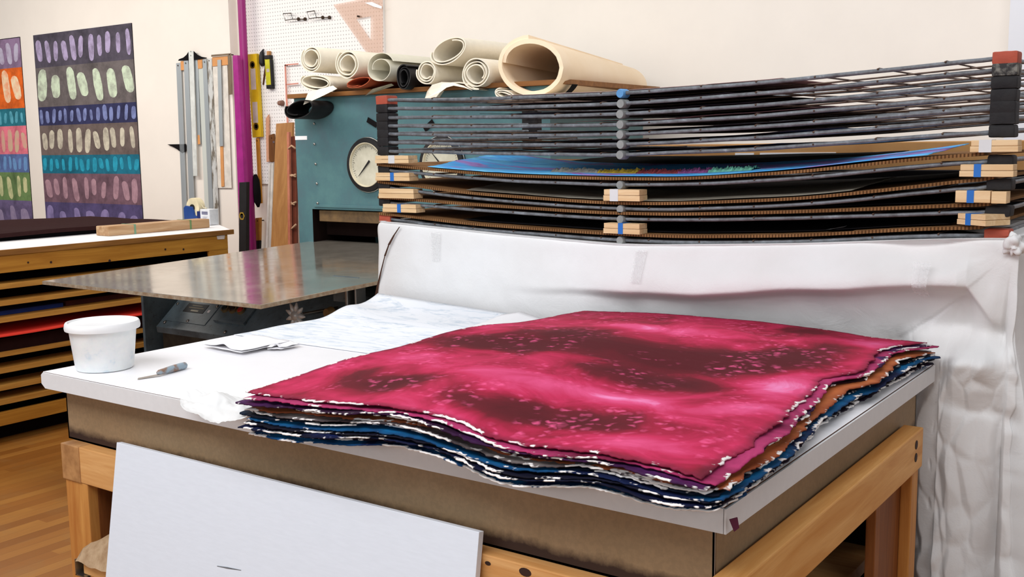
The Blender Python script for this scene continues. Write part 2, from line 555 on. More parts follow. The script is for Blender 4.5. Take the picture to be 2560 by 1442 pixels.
# folded cloth-like papers in front of the brushed sheet
def folded(name, pts, z0, n, label, flip=False):
    th = thing(name, tuple((sum(p[0] for p in pts) / 4, sum(p[1] for p in pts) / 4, .9)), label, 'paper', 'folded papers on the table')
    a, b, c_, d_ = [Vector(p) for p in pts]
    def surf(lift):
        def f(u, w):
            p = (a * (1 - u) + b * u) * (1 - w) + (d_ * (1 - u) + c_ * u) * w
            z = z0 + lift + .0025 * (1 + ns(u * 3 + lift * 900, w * 3, n))
            curl = math.exp(-((u - .55) / .13) ** 2 - (w / .2) ** 2)
            return Vector((p.x, p.y, z + .009 * curl * (1 if lift > .003 else 0)))
        return f
    part('lower_fold', grid(surf(0.), 24, 16, .0007), M['paper'], th, smooth=True)
    part('upper_fold', grid(surf(.0048), 24, 16, .0007), M['paper'], th, smooth=True)
    return th
fz = .9065
folded('folded_paper', [(-1.6189, 0.3886, 0.905), (-1.4508, 0.3741, 0.905), (-1.4491, 0.5317, 0.905), (-1.6104, 0.5489, 0.905)], fz, 1, 'larger folded white paper lying in the middle of the bare tabletop')
folded('folded_paper', [(-1.4403, 0.4476, 0.905), (-1.4093, 0.4729, 0.905), (-1.4091, 0.5302, 0.905), (-1.4959, 0.5497, 0.905)], fz - .002, 2, 'smaller folded white paper tucked right of the larger folded one')

tag(link('interleaf_sheet', grid(under_surf, 50, 50, .0008), M['paper'], smooth=True), 'plain white sheet lying under the stack of dyed papers', 'paper')

def tissue_surf(u, w):
    # a limp rounded corner curling over the front edge: the square (u, w) is mapped to a disc-like outline
    a, b = 2 * u - 1, 2 * w - 1
    dx, dy = a * math.sqrt(max(0., 1 - .42 * b * b)), b * math.sqrt(max(0., 1 - .42 * a * a))
    r_ = 1 + .05 * ns(dx * 2, dy * 2, 6) + .02 * ns(dx * 7, dy * 7, 2)
    x = -1.045 + .125 * dx * r_ + .02 * dy
    y = -.004 - .074 * dy * r_
    lift = .024 * math.exp(-((dx + .25) / .35) ** 2 - ((dy - .1) / .5) ** 2) + .016 * math.exp(-((dx - .45) / .22) ** 2 - ((dy - .35) / .4) ** 2)
    rim = .012 * max(0., math.hypot(dx, dy) - .75) * 4
    crump = .007 * abs(ns(dx * 3.2, dy * 3.2, 4)) + .004 * abs(ns(dx * 8, dy * 8, 14))
    drop = max(0., (-.006 - y) / .08) ** 1.3 * (.026 + .004 * math.sin(dx * 5))
    return Vector((x, y, .9072 + lift + rim + crump - drop))
tag(link('tissue_sheet', grid(tissue_surf, 50, 44), M['tissue'], smooth=True), 'curled translucent white tissue hanging over the front table edge, left of the dyed stack', 'tissue')

# ------------------------------------------------------------------ the stack of dyed handmade papers
TF = smooth_tab([(-0.9507, 0.9429), (-0.8651, 0.9488), (-0.7033, 0.9623), (-0.5741, 0.9797), (-0.4846, 0.9805), (-0.4005, 0.9697), (-0.3359, 0.9571), (-0.2375, 0.9644), (-0.1804, 0.971), (-0.109, 0.9759), (-0.0621, 0.9738), (-0.0056, 0.9675)], 60, 2, 2)
BF = smooth_tab([(-0.9611, 0.883), (-0.8958, 0.8804), (-0.8002, 0.8859), (-0.6922, 0.896), (-0.5854, 0.9161), (-0.4948, 0.9167), (-0.4377, 0.9093), (-0.3704, 0.89), (-0.3244, 0.8898), (-0.2523, 0.9027), (-0.1893, 0.9152), (-0.139, 0.9152), (-0.0906, 0.9041), (-0.053, 0.8979), (-0.0208, 0.9088), (0.0209, 0.9219)], 60, 2, 2)
LT = smooth_tab([(-0.0827, 0.953), (0.031, 0.9603), (0.0902, 0.9706), (0.2211, 0.9794), (0.364, 0.9743), (0.4618, 0.9793), (0.5756, 0.9842), (0.6723, 0.9805), (0.8311, 0.9635), (0.947, 0.9596), (1.1087, 0.9547)], 60, 2, 2)
BK = smooth_tab([(-0.9269, 0.9526), (-0.7558, 0.9653), (-0.6232, 0.9718), (-0.5668, 0.9732), (-0.4054, 0.9765), (-0.2189, 0.9739), (-0.1481, 0.9679), (-0.0137, 0.9701)], 60, 2, 2)
RX = smooth_tab([(-.05, -.008), (.067, -.008), (.107, -.004), (.212, -.016), (.418, -.042), (.514, -.055), (.631, -.078), (.69, -.052), (.735, -.03), (.869, -.046), (.959, -.059), (1.048, -.047), (1.12, -.006)], 90, 1, 2)
RB = smooth_tab([(-.055, .018), (.05, .012), (.234, -.004), (.523, -.030), (.661, -.024), (.818, -.020), (1.072, -.002), (1.15, .006)], 90, 2, 2)

DYE = [  # (x, y, radius_x, radius_y, amount): + dark wine, - bright pink
    (*[(-0.8008, 0.48)][0], .10, .07, .9), (*[(-0.6871, 0.4858)][0], .10, .08, .95), (*[(-0.6904, 0.6493)][0], .10, .10, .9),
    (*[(-0.5273, 0.5842)][0], .12, .10, .9), (*[(-0.3854, 0.5485)][0], .12, .09, .95), (*[(-0.3052, 0.6219)][0], .10, .09, 1.), (*[(-0.231, 0.6919)][0], .09, .09, 1.),
    (*[(-0.184, 0.7703)][0], .07, .08, .8), (*[(-0.1547, 0.909)][0], .06, .08, .6), (*[(-0.3403, 0.3806)][0], .14, .06, .7), (*[(-0.2387, 0.4244)][0], .10, .05, .8),
    (*[(-0.801, 0.1126)][0], .05, .07, .55), (*[(-0.6998, 0.0688)][0], .07, .05, .6), (*[(-0.6584, 0.1101)][0], .06, .05, .5),
    (*[(-0.4262, 0.0412)][0], .10, .04, .6), (*[(-0.3574, 0.0695)][0], .08, .045, .7), (*[(-0.2658, 0.0824)][0], .09, .04, .6), (*[(-0.2134, 0.1459)][0], .06, .04, .35),
    (*[(-0.7369, 0.9457)][0], .12, .06, .3), (*[(-0.2845, 1.0679)][0], .10, .05, .35), (*[(-0.8314, -0.0627)][0], .06, .05, .3), (*[(-0.006, -0.0311)][0], .03, .05, .5),
    (*[(-0.7409, 0.2812)][0], .07, .10, -.25), (*[(-0.8376, 0.2212)][0], .05, .10, -.25), (*[(-0.5299, 0.1833)][0], .10, .06, -.35), (*[(-0.376, 0.2248)][0], .14, .05, -.35),
    (*[(-0.1023, 0.5499)][0], .07, .08, -.75), (*[(-0.1332, 0.4518)][0], .07, .06, -.6), (*[(-0.1098, 0.3069)][0], .07, .07, -.4), (*[(-0.2232, 0.2349)][0], .13, .05, -.35),
    (*[(-0.2026, 0.0242)][0], .16, .04, -.3), (*[(-0.4636, -0.0289)][0], .05, .03, -.35), (*[(-0.1063, 0.0089)][0], .08, .03, -.3), (*[(-0.4942, 0.8589)][0], .12, .06, -.45), (*[(-0.6311, 0.8389)][0], .10, .06, -.3), (*[(-0.1018, 1.0201)][0], .06, .06, -.5),
]
def dye_at(u, w, p):
    x, y = p.x + .014 * ns(p.x * 9, p.y * 9, 5), p.y + .014 * ns(p.x * 9, p.y * 9, 9)
    t = .12 * ns(p.x * 6, p.y * 6, 2)
    for bx, by, rx, ry, a in DYE:
        q = ((x - bx) / rx) ** 2 + ((y - by) / ry) ** 2
        if q < 6:
            t += a * math.exp(-q * 1.1)
    return max(0., min(1., .45 + .5 * t))

def sheet_mat(name, stops, white=.5, flecks=False, edge_dark=None, wet=0.):
    """dyed paper: soft clouds of dye, torn edges that show the white pulp here and there"""
    N = Nodes(name)
    v = N.coord()
    if not flecks:
        mp = N.n('ShaderNodeMapping')
        mp.inputs['Location'].default_value = (len(name) * 1.7 + stops[0][1][2] * 9, stops[1][1][0] * 11 + wet, wet * 3.1)
        N.l(v, mp.inputs['Vector'])
        v = mp.outputs['Vector']
    if flecks:
        f = N.n('ShaderNodeAttribute', attribute_name='dye').outputs['Fac']
        wob = N.noise(v, 7., 5., .6, 1.)
        f = N.math('ADD', f, N.math('MULTIPLY', N.math('SUBTRACT', wob, .5), .75))
    else:
        f = N.noise(v, 5., 5., .6, .8)
    c = N.ramp(f, stops)
    if flecks:
        vo = N.n('ShaderNodeTexVoronoi')
        vo.inputs['Scale'].default_value = 50.
        vo.inputs['Randomness'].default_value = 1.
        wv = N.n('ShaderNodeVectorMath', operation='ADD')
        nz = N.n('ShaderNodeTexNoise')
        nz.inputs['Scale'].default_value = 40.
        N.l(v, nz.inputs['Vector'])
        sc = N.n('ShaderNodeVectorMath', operation='SCALE')
        sc.inputs['Scale'].default_value = .035
        N.l(nz.outputs['Color'], sc.inputs[0])
        N.l(v, wv.inputs[0])
        N.l(sc.outputs[0], wv.inputs[1])
        N.l(wv.outputs[0], vo.inputs['Vector'])
        dots = N.ramp(vo.outputs['Distance'], [(.08, (1, 1, 1)), (.48, (0, 0, 0))])
        rare = N.ramp(vo.outputs['Color'], [(.3, (0, 0, 0)), (.62, (1, 1, 1))])
        clus = N.ramp(N.noise(v, 7., 2., .5), [(.44, (0, 0, 0)), (.56, (1, 1, 1))])
        fl_ = N.math('MULTIPLY', N.math('MULTIPLY', dots, rare), clus)
        c = N.mix(N.math('MULTIPLY', fl_, .72), c, rgb(246, 96, 150))
    e = N.n('ShaderNodeAttribute', attribute_name='edge').outputs['Fac']   # metres from the torn edge
    if edge_dark:
        de = N.ramp(N.math('MULTIPLY', e, 40.), [(.0, (1, 1, 1)), (.75, (0, 0, 0))])
        c = N.mix(N.math('MULTIPLY', de, .75), c, edge_dark)
    band = N.noise(v, 9., 4., .72)
    patch = N.ramp(band, [(.60 - .14 * white, (0, 0, 0)), (.63 - .14 * white, (1, 1, 1))])
    near = N.ramp(N.math('ADD', N.math('MULTIPLY', e, 42.), N.math('MULTIPLY', N.noise(v, 90., 3., .7), .9)), [(.6, (1, 1, 1)), (.7, (0, 0, 0))])
    c = N.mix(N.math('MULTIPLY', patch, near), c, rgb(242, 236, 232))
    N.color(c)
    N.bump(N.noise(v, 260., 3., .7), .10, .002)
    return N.set(.8, 0., .2)

CR, PK, DK = rgb(190, 34, 80), rgb(222, 80, 130), rgb(98, 20, 32)
SH = [  # top to bottom: stops, white amount, dark edge, label
    ('crimson', [(.04, rgb(238, 140, 190)), (.17, PK), (.38, rgb(196, 42, 86)), (.52, rgb(158, 26, 58)), (.66, rgb(104, 20, 34)), (.9, rgb(84, 17, 26))], .42, rgb(112, 28, 52), 'crimson dyed deckle-edged sheet with pink flecks, topmost of the stack on the table'),
    ('plum', [(.3, rgb(96, 14, 44)), (.55, rgb(176, 54, 104)), (.8, rgb(70, 12, 36))], .45, None, 'plum and pink dyed sheet directly below the crimson top sheet of the stack'),
    ('violet', [(.35, rgb(40, 10, 40)), (.55, rgb(84, 34, 96)), (.8, rgb(120, 30, 84))], .55, rgb(40, 10, 40), 'violet dyed sheet third from the top of the stack'),
    ('maroon', [(.3, rgb(34, 6, 16)), (.6, rgb(76, 12, 36)), (.8, rgb(44, 8, 22))], .35, rgb(28, 6, 14), 'dark maroon sheet fourth from the top of the stack'),
    ('copper', [(.3, rgb(186, 92, 44)), (.6, rgb(206, 120, 70)), (.8, rgb(130, 58, 34))], .5, rgb(120, 52, 30), 'copper orange sheet fifth from the top, showing along the right edge of the stack'),
    ('ash', [(.3, rgb(66, 42, 52)), (.6, rgb(168, 158, 152)), (.8, rgb(96, 60, 46))], 1.1, rgb(40, 24, 34), 'ash grey sheet with pale torn edge, sixth from the top of the stack'),
    ('teal', [(.4, rgb(4, 10, 26)), (.62, rgb(14, 58, 92)), (.8, rgb(8, 24, 48))], .55, rgb(5, 10, 28), 'dark teal sheet seventh from the top of the stack'),
    ('cerulean', [(.38, rgb(8, 22, 64)), (.52, rgb(16, 112, 170)), (.66, rgb(18, 128, 190)), (.8, rgb(10, 40, 90))], .5, rgb(6, 22, 60), 'bright blue sheet eighth from the top, showing along the right edge of the stack'),
    ('ink', [(.3, rgb(5, 4, 16)), (.6, rgb(12, 14, 50)), (.8, rgb(26, 6, 36))], .8, rgb(6, 5, 18), 'blue-black sheet with white torn edge, fourth from the bottom of the stack'),
    ('navy', [(.4, rgb(5, 6, 28)), (.6, rgb(12, 34, 92)), (.8, rgb(26, 8, 40))], .7, rgb(6, 6, 26), 'navy sheet third from the bottom of the stack'),
    ('aubergine', [(.3, rgb(16, 4, 20)), (.6, rgb(40, 10, 46)), (.8, rgb(10, 12, 46))], .8, rgb(18, 5, 22), 'aubergine sheet with white torn edge, second from the bottom of the stack'),
    ('azure', [(.4, rgb(8, 24, 76)), (.55, rgb(20, 116, 178)), (.8, rgb(10, 10, 50))], .9, rgb(6, 30, 74), 'blue sheet with ragged white edge at the very bottom of the stack'),
]
NS = len(SH)
for k, (nm, stops, wh, ed, lab) in enumerate(SH):
    t = 1. - k / (NS - 1)
    rnd = random.Random(100 + k)
    jf, jr, jl, jb = rnd.uniform(-.014, .010), rnd.uniform(-.012, .012), rnd.uniform(-.016, .014), rnd.uniform(-.01, .008)
    ph = rnd.uniform(0, 50)
    if k == 0:
        jf = jr = jl = jb = 0.
    jr += {1: .022, 2: .006, 4: .012, 7: .018, 10: .008}.get(k, 0.)
    jf += {1: -.004, 5: -.008, 9: -.006, 11: -.010}.get(k, 0.)
    thick = .0022
    def surf(u, w, t=t, jf=jf, jr=jr, jl=jl, jb=jb, ph=ph, k=k):
        y0 = -.055 + jf + .012 * ns(u * 7, ph) + .006 * ns(u * 34, ph) + .0040 * ns(u * 110, ph) + .0018 * ns(u * 260, ph)
        y1 = 1.125 + jb + .006 * ns(u * 7, ph + 9) + .003 * ns(u * 50, ph + 9)
        y = y0 + (y1 - y0) * w
        xl = -.925 + jl - .026 * max(0., 1 - w * 9) * (1 if k == 0 else .6) + .006 * ns(w * 7, ph + 3) + .003 * ns(w * 50, ph + 3)
        xr = interp(RX, y) * t + interp(RB, y) * (1 - t) + jr + .011 * ns(w * 9, ph + 5) + .007 * ns(w * 40, ph + 5) + .0035 * ns(w * 130, ph + 5)
        x = xl + (xr - xl) * u
        def zz(tt):
            F = interp(TF, x) if tt else interp(BF, x)
            Bk = interp(BK, x) if tt else .906
            L = interp(LT, y) if tt else .9055
            R = (.958 + .004 * math.sin(y * 9)) if tt else .906
            c00 = TF[0][1] if tt else BF[0][1]
            c10 = TF[-1][1] if tt else BF[-1][1]
            c01, c11 = (BK[0][1], BK[-1][1]) if tt else (.906, .906)
            if not tt:
                F = F + (.906 - F) * min(1., w / .12)
                fade = max(0., 1 - w / .12)
                c00, c10 = .906 + (c00 - .906) * fade, .906 + (c10 - .906) * fade
                return max(F, .9058 if y > .0 and x < .0 else -9)
            return (1 - w) * F + w * Bk + (1 - u) * L + u * R - ((1 - u) * (1 - w) * c00 + u * (1 - w) * c10 + (1 - u) * w * c01 + u * w * c11)
        za, zb = zz(1), zz(0)
        z = zb + (za - zb) * (t ** 1.0)
        z += .0016 * ns(u * 9, w * 2, ph) * (1 if 0 < k else 0) * 4 * t * (1 - t) + (.004 * ns(x * 7, y * 7, 4.) * min(1., 8 * u * (1 - u)) * min(1., 8 * w * (1 - w)) if k == 0 else 0.)
        wv = .0042 * ns(x * 6 + ph, y * 6, ph) * (1 - w) + .006 * u * ns(y * 6, ph + 2)
        if 0 < k:
            z += wv * min(1., 4 * t + .3) * (1 if y < 0 or x > -.1 else .3)
        if k:
            z -= .010 * (1 - abs(2 * t - 1)) * max(0., min(1., 12 * min(u, 1 - u, w, 1 - w)) - .4)
        if y > .003 and x < .003:
            z = max(z, .9052 + (NS - 1 - k) * .0026)
        return Vector((x, y, z))
    nu, nv = (240, 250) if k == 0 else (230, 170)
    def edge(u, w, p):
        return min(u * .92, (1 - u) * .92, w * 1.17, (1 - w) * 1.17)
    at = {'edge': edge}
    if k == 0:
        at['dye'] = dye_at
    # denser samples near the borders
    def warp(q): return q + .0 * q
    o = link('dyed_paper', grid(surf, nu, nv, thick, at), sheet_mat('dye_' + nm, stops, wh, k == 0, ed, k * .83), smooth=True)
    tag(o, lab, 'paper', 'dyed handmade papers stacked on the table')
sc = prism([(.012, -.012, .889), (.022, -.008, .893), (.024, -.006, .878), (.018, -.009, .872)], (.0015, -.0015, 0))
tag(link('paper_scrap', sc, mat_plain('scrap_plum', rgb(84, 22, 50), .8)), 'tiny torn plum scrap hanging at the near corner of the table', 'scrap')

# ------------------------------------------------------------------ paper-covered cabinet behind the table
N = Nodes('cover_paper')
v = N.coord()
c = N.ramp(N.noise(v, 2.2, 5., .6), [(.3, rgb(222, 220, 218)), (.7, rgb(234, 234, 234))])
N.color(c)
N.bump(N.noise(v, 16., 5., .65, .4), .22, .012)
M['cover'] = N.set(.62, 0., .3)

CT = smooth_tab([(-1.735, 1.172), (-1.5, 1.160), (-1.247, 1.148), (-.828, 1.133), (-.334, 1.158), (-.05, 1.180), (.16, 1.192)], 60, 2, 2)
SHZ = [(-2, .99), (-.957, 1.0), (-.791, 1.008), (-.6, 1.016), (-.331, 1.045), (-.137, 1.064), (.059, 1.074), (.11, 1.0), (.2, .95)]
BUL = [(-2, 0.), (-1.25, .0), (-.96, .35), (-.80, .9), (-.76, .75), (-.6, 1.), (-.1, 1.), (.04, .95), (.10, .35), (.14, 0.)]
XL, XR, YF, YB = -1.735, .16, 1.19, 2.12
path_len = (YB - YF) + (XR - XL) + (YB - YF)
def cover_path(s):
    """s in metres along left side, front, right side -> base point, outward normal"""
    a = YB - YF
    b = XR - XL
    r = .02
    if s < a:
        q = Vector((XL, YB - s)); n_ = Vector((-1, 0))
        if a - s < r: n_ = Vector((-1, -1 + (a - s) / r)).normalized()
    elif s < a + b:
        q = Vector((XL + s - a, YF)); n_ = Vector((0, -1))
        if s - a < r: n_ = Vector((-1 + (s - a) / r, -1)).normalized()
        if a + b - s < r: n_ = Vector((1 - (a + b - s) / r, -1)).normalized()
    else:
        q = Vector((XR, YF + s - a - b)); n_ = Vector((1, 0))
        if s - a - b < r: n_ = Vector((1, -1 + (s - a - b) / r)).normalized()
    return q, n_
def fold(x, z, seed, sharp=1.):
    q = ns(x * 7 + .6 * ns(x * 3, z * 3, seed), z * 1.3, seed)
    return (1 - abs(q) * 2.) * sharp
def ramp01(a, b, x):
    t = max(0., min(1., (x - a) / (b - a)))
    return t * t * (3 - 2 * t)
A_ = YB - YF
UMAP = [(0., 0.), (.08, A_ - .01), (.40, A_ + 1.45), (.88, A_ + (XR - XL) + .02), (1., path_len)]
def crumple(x, z, s):
    d = noise.voronoi(Vector((x, z, s)))[0]
    return d[1] - d[0]
def cover_surf(u, w):
    s = interp(UMAP, u)
    q, n_ = cover_path(s)
    x = q.x
    zt = interp(CT, x)
    if w < .14:                                   # the flat top, running inwards
        k = (1 - w / .14)
        inset = .44 * k
        c_ = Vector(((XL + XR) / 2, (YF + YB) / 2))
        p = q - n_ * min(inset, .44)
        p.x = max(XL, min(XR, p.x)); p.y = max(YF, min(YB, p.y))
        return Vector((p.x, p.y, zt + .002))
    t = (w - .14) / .86
    t = t ** 1.55 if t < 1 else 1.
    z = zt - t * (zt - .004)
    d = zt - z
    out = -.012 * math.exp(-d / .008)             # rounded shoulder
    if abs(n_.y) > .6:                            # front
        zs = interp(SHZ, x) + .008 * ns(x * 5, 1.7)
        B = interp(BUL, x)
        top = ramp01(zt, zs + .012, z)
        low = .35 * ramp01(zs + .010, zs - .02, z) + .65 * max(0., min(1., (zs - z) / .15))
        low *= 1 - ramp01(.99, .90, z) * ramp01(-.12, -.0, x)
        out += B * (.046 * top - .125 * low)
        out += .004 * ns(x * 6, z * 6, 3.) + .0025 * ns(x * 16, z * 16, 7.)
        right = ramp01(-.19, -.05, x)
        # fan of creases falling from the right corner, and crisp crumples below
        dx, dz = x - .15, z - 1.17
        ang = math.atan2(-dx, -dz + 1e-6)
        rad = math.hypot(dx, dz)
        wx = x + .03 * ns(x * 6, z * 5, 41.)
        wz = z + .04 * ns(x * 5, z * 5, 43.)
        fan = crumple(ang * 1.9, rad * 1.1, 11.) - .35
        out += right * ramp01(.03, .2, rad) * ramp01(.86, .98, z) * .070 * fan
        lower = ramp01(.99, .90, z)
        out += right * lower * (.075 * (crumple(wx * 8. + .25 * z, wz * 2.6, 21.) - .3) + .022 * (crumple(wx * 20, wz * 9, 27.) - .3))
        out += right * .012 * math.exp(-((x - .07) / .05) ** 2 - ((z - .915) / .03) ** 2)
        out -= right * .026 * math.exp(-((x - .125) / .03) ** 2 - ((z - .965) / .03) ** 2)
        if z < .985 and x < .01:
            out = min(out, .018)
    else:
        out += .02 * ns(q.y * 4, z * 3, 31.) + .008 * ns(q.y * 12, z * 9, 5.)
        out += .03 * ramp01(1.15, .5, z)
    flare = .05 * ramp01(1.1, .4, z) if abs(n_.x) > .3 else 0.
    p = q + n_ * (out + flare)
    if z < 1.0 and x < .012 and p.y < 1.153:
        p.y = 1.153
    return Vector((p.x, p.y, z))
cov = link('paper_covered_cabinet', grid(cover_surf, 520, 230), M['cover'], smooth=True)
tag(cov, 'waist-high cabinet wrapped in creased white paper behind the table, carrying the drying rack', 'cabinet')
# torn slit along its left edge
sl = [(-1.6339, 1.183, 1.1591), (-1.6575, 1.182, 1.1316), (-1.6808, 1.182, 1.0999), (-1.6993, 1.182, 1.063), (-1.7186, 1.182, 1.0102), (-1.7344, 1.182, 0.9635), (-1.7468, 1.182, 0.9141)]
bm = BM()
for (a, b), wd in zip(zip(sl[:-1], sl[1:]), (.003, .005, .004, .0028, .004, .006)):
    a, b = Vector(a), Vector(b)
    vs = [bm.verts.new(p) for p in (a + Vector((-wd * .7, 0, 0)), a + Vector((wd * .7, 0, 0)), b + Vector((wd, 0, 0)), b + Vector((-wd, 0, 0)))]
    bm.faces.new(vs)
part('slit', bm, mat_plain('slit_brown', rgb(70, 40, 24), .9), cov, 'dark slit torn in the paper')
# crumpled knot of paper on the right corner
bm = BM()
bmesh.ops.create_icosphere(bm, subdivisions=4, radius=.028)
kc = Vector((0.151, 1.185, 1.1787))
for vv in bm.verts:
    q = vv.co * 30
    vv.co *= 1 + .30 * (abs(noise.noise(q * .9)) * 2 - .5) + .55 * (noise.voronoi(q * 1.4)[0][1] - noise.voronoi(q * 1.4)[0][0] - .4)
    vv.co.x *= .8
    vv.co += kc
part('crumpled_corner', bm, M['cover'], cov, 'crumpled knot of paper at the corner', auto=50)
N = Nodes('packing_tape')
v = N.coord()
N.color(rgb(240, 240, 240))
N.bump(N.noise(v, 70., 3., .8), .8, .01)
M['pack_tape'] = N.set(.08, 0., .8, **{'Alpha': .32})
for (tx, ty, tw, th) in ((1086, 612, .022, .05), (1592, 655, .02, .055), (2302, 700, .02, .04)):
    c_ = Vector({1086: (-1.4906, 1.18, 1.1083), 1592: (-0.772, 1.16, 1.0946), 2302: (-0.0359, 1.155, 1.0924)}[tx])
    def tsurf(u, w, c_=c_, tw=tw, th=th):
        x = c_.x + (u - .5) * 2 * tw * (1 - .3 * w)
        zt = interp(CT, x)
        z = min(c_.z + (.5 - w) * 2 * th, zt - .012 - .002 * w)
        zs = interp(SHZ, x)
        out = interp(BUL, x) * (.046 * ramp01(zt, zs + .012, z) - .045 * ramp01(zs + .010, zs - .02, z))
        return Vector((x, YF - out - .006 - .002 * abs(ns(u * 6, w * 6, tx)), z))
    part('tape_strip', grid(tsurf, 14, 24), M['pack_tape'], cov, 'shiny clear tape on the paper')

# ------------------------------------------------------------------ drying rack: stacked wire trays
N = Nodes('grey_rod')
v = N.coord()
N.color(N.ramp(N.noise(v, 40., 4., .7), [(.3, rgb(86, 86, 88)), (.6, rgb(118, 122, 127)), (.75, rgb(146, 152, 158))]))
M['rod'] = N.set(.45, .15, .4)
M['wire'] = mat_plain('rusty_wire', rgb(112, 92, 78), .6, .3, c2=rgb(84, 62, 50), scale=30.)
M['bumper'] = mat_plain('grubby_black_rubber', rgb(40, 38, 38), .7, c2=rgb(30, 28, 30), scale=25., bump=.25, spec=.3)
M['bumper_grey'] = mat_plain('paint_crusted_rubber', rgb(128, 126, 118), .8, c2=rgb(50, 48, 48), scale=40., bump=.3, lo=.45, hi=.6)
M['bumper_red'] = mat_plain('brick_red_rubber', rgb(182, 84, 62), .7, var=.08, scale=40., bump=.15)
M['spacer'] = mat_plain('grey_spacer', rgb(150, 152, 150), .55, var=.1, scale=40.)
M['spacer_blue'] = mat_plain('blue_spacer', rgb(92, 152, 206), .55, var=.06)

RY0, RY1 = 1.22, 2.06
X0, X1 = -1.725, .108
UP = [[(-1.7147, 1.5585), (-1.3653, 1.5477), (-0.8457, 1.545), (-0.3953, 1.5578), (0.0829, 1.5856)], [(-1.7158, 1.5321), (-1.3658, 1.5213), (-0.8457, 1.5172), (-0.3947, 1.5315), (0.084, 1.5605)],
      [(-1.7168, 1.5038), (-1.3664, 1.4947), (-0.8456, 1.4892), (-0.394, 1.5027), (0.0852, 1.5326)], [(-1.7178, 1.4779), (-1.367, 1.4667), (-0.8456, 1.4612), (-0.3934, 1.4768), (0.0865, 1.5047)],
      [(-1.7188, 1.4526), (-1.3676, 1.4399), (-0.8455, 1.4342), (-0.3928, 1.4497), (0.0877, 1.4784)], [(-1.7198, 1.4266), (-1.3682, 1.4131), (-0.8455, 1.4072), (-0.3922, 1.4227), (0.0887, 1.4551)],
      [(-1.7209, 1.398), (-1.3688, 1.3879), (-0.8454, 1.379), (-0.3916, 1.3951), (0.09, 1.4266)]]
BD = [[(-1.7341, 1.3548), (-1.4959, 1.3374), (-1.2422, 1.3216), (-0.9156, 1.3156), (-0.6815, 1.3151), (-0.3455, 1.3352), (-0.0932, 1.3638), (0.0742, 1.3783)],
      [(-1.7276, 1.2998), (-1.3683, 1.2673), (-0.9157, 1.248), (-0.7151, 1.2488), (-0.3439, 1.2693), (-0.1162, 1.2959), (0.0997, 1.3252)],
      [(-1.7365, 1.2495), (-1.3691, 1.234), (-0.9158, 1.2202), (-0.6806, 1.2219), (-0.3431, 1.2378), (-0.064, 1.2549), (0.0974, 1.2661)],
      [(-1.7143, 1.1972), (-1.3704, 1.1745), (-0.9159, 1.1632), (-0.6801, 1.1622), (-0.3417, 1.1783), (-0.0621, 1.2048), (0.0814, 1.2133)]]
def rounded_block(cx, cy, cz, sx, sy, sz, seed):
    bm = box(cx - sx, cx + sx, cy - sy, cy + sy, cz - sz, cz + sz, min(sz * .45, .005))
    bmesh.ops.subdivide_edges(bm, edges=[e for e in bm.edges if e.calc_length() > .02], cuts=3, use_grid_fill=True)
    for vv in bm.verts:
        vv.co += Vector((ns(vv.co.x * 60, vv.co.z * 60, seed), ns(vv.co.y * 60, vv.co.z * 60, seed + 5), .4 * ns(vv.co.x * 60, vv.co.y * 60, seed + 9))) * .0022
    return bm
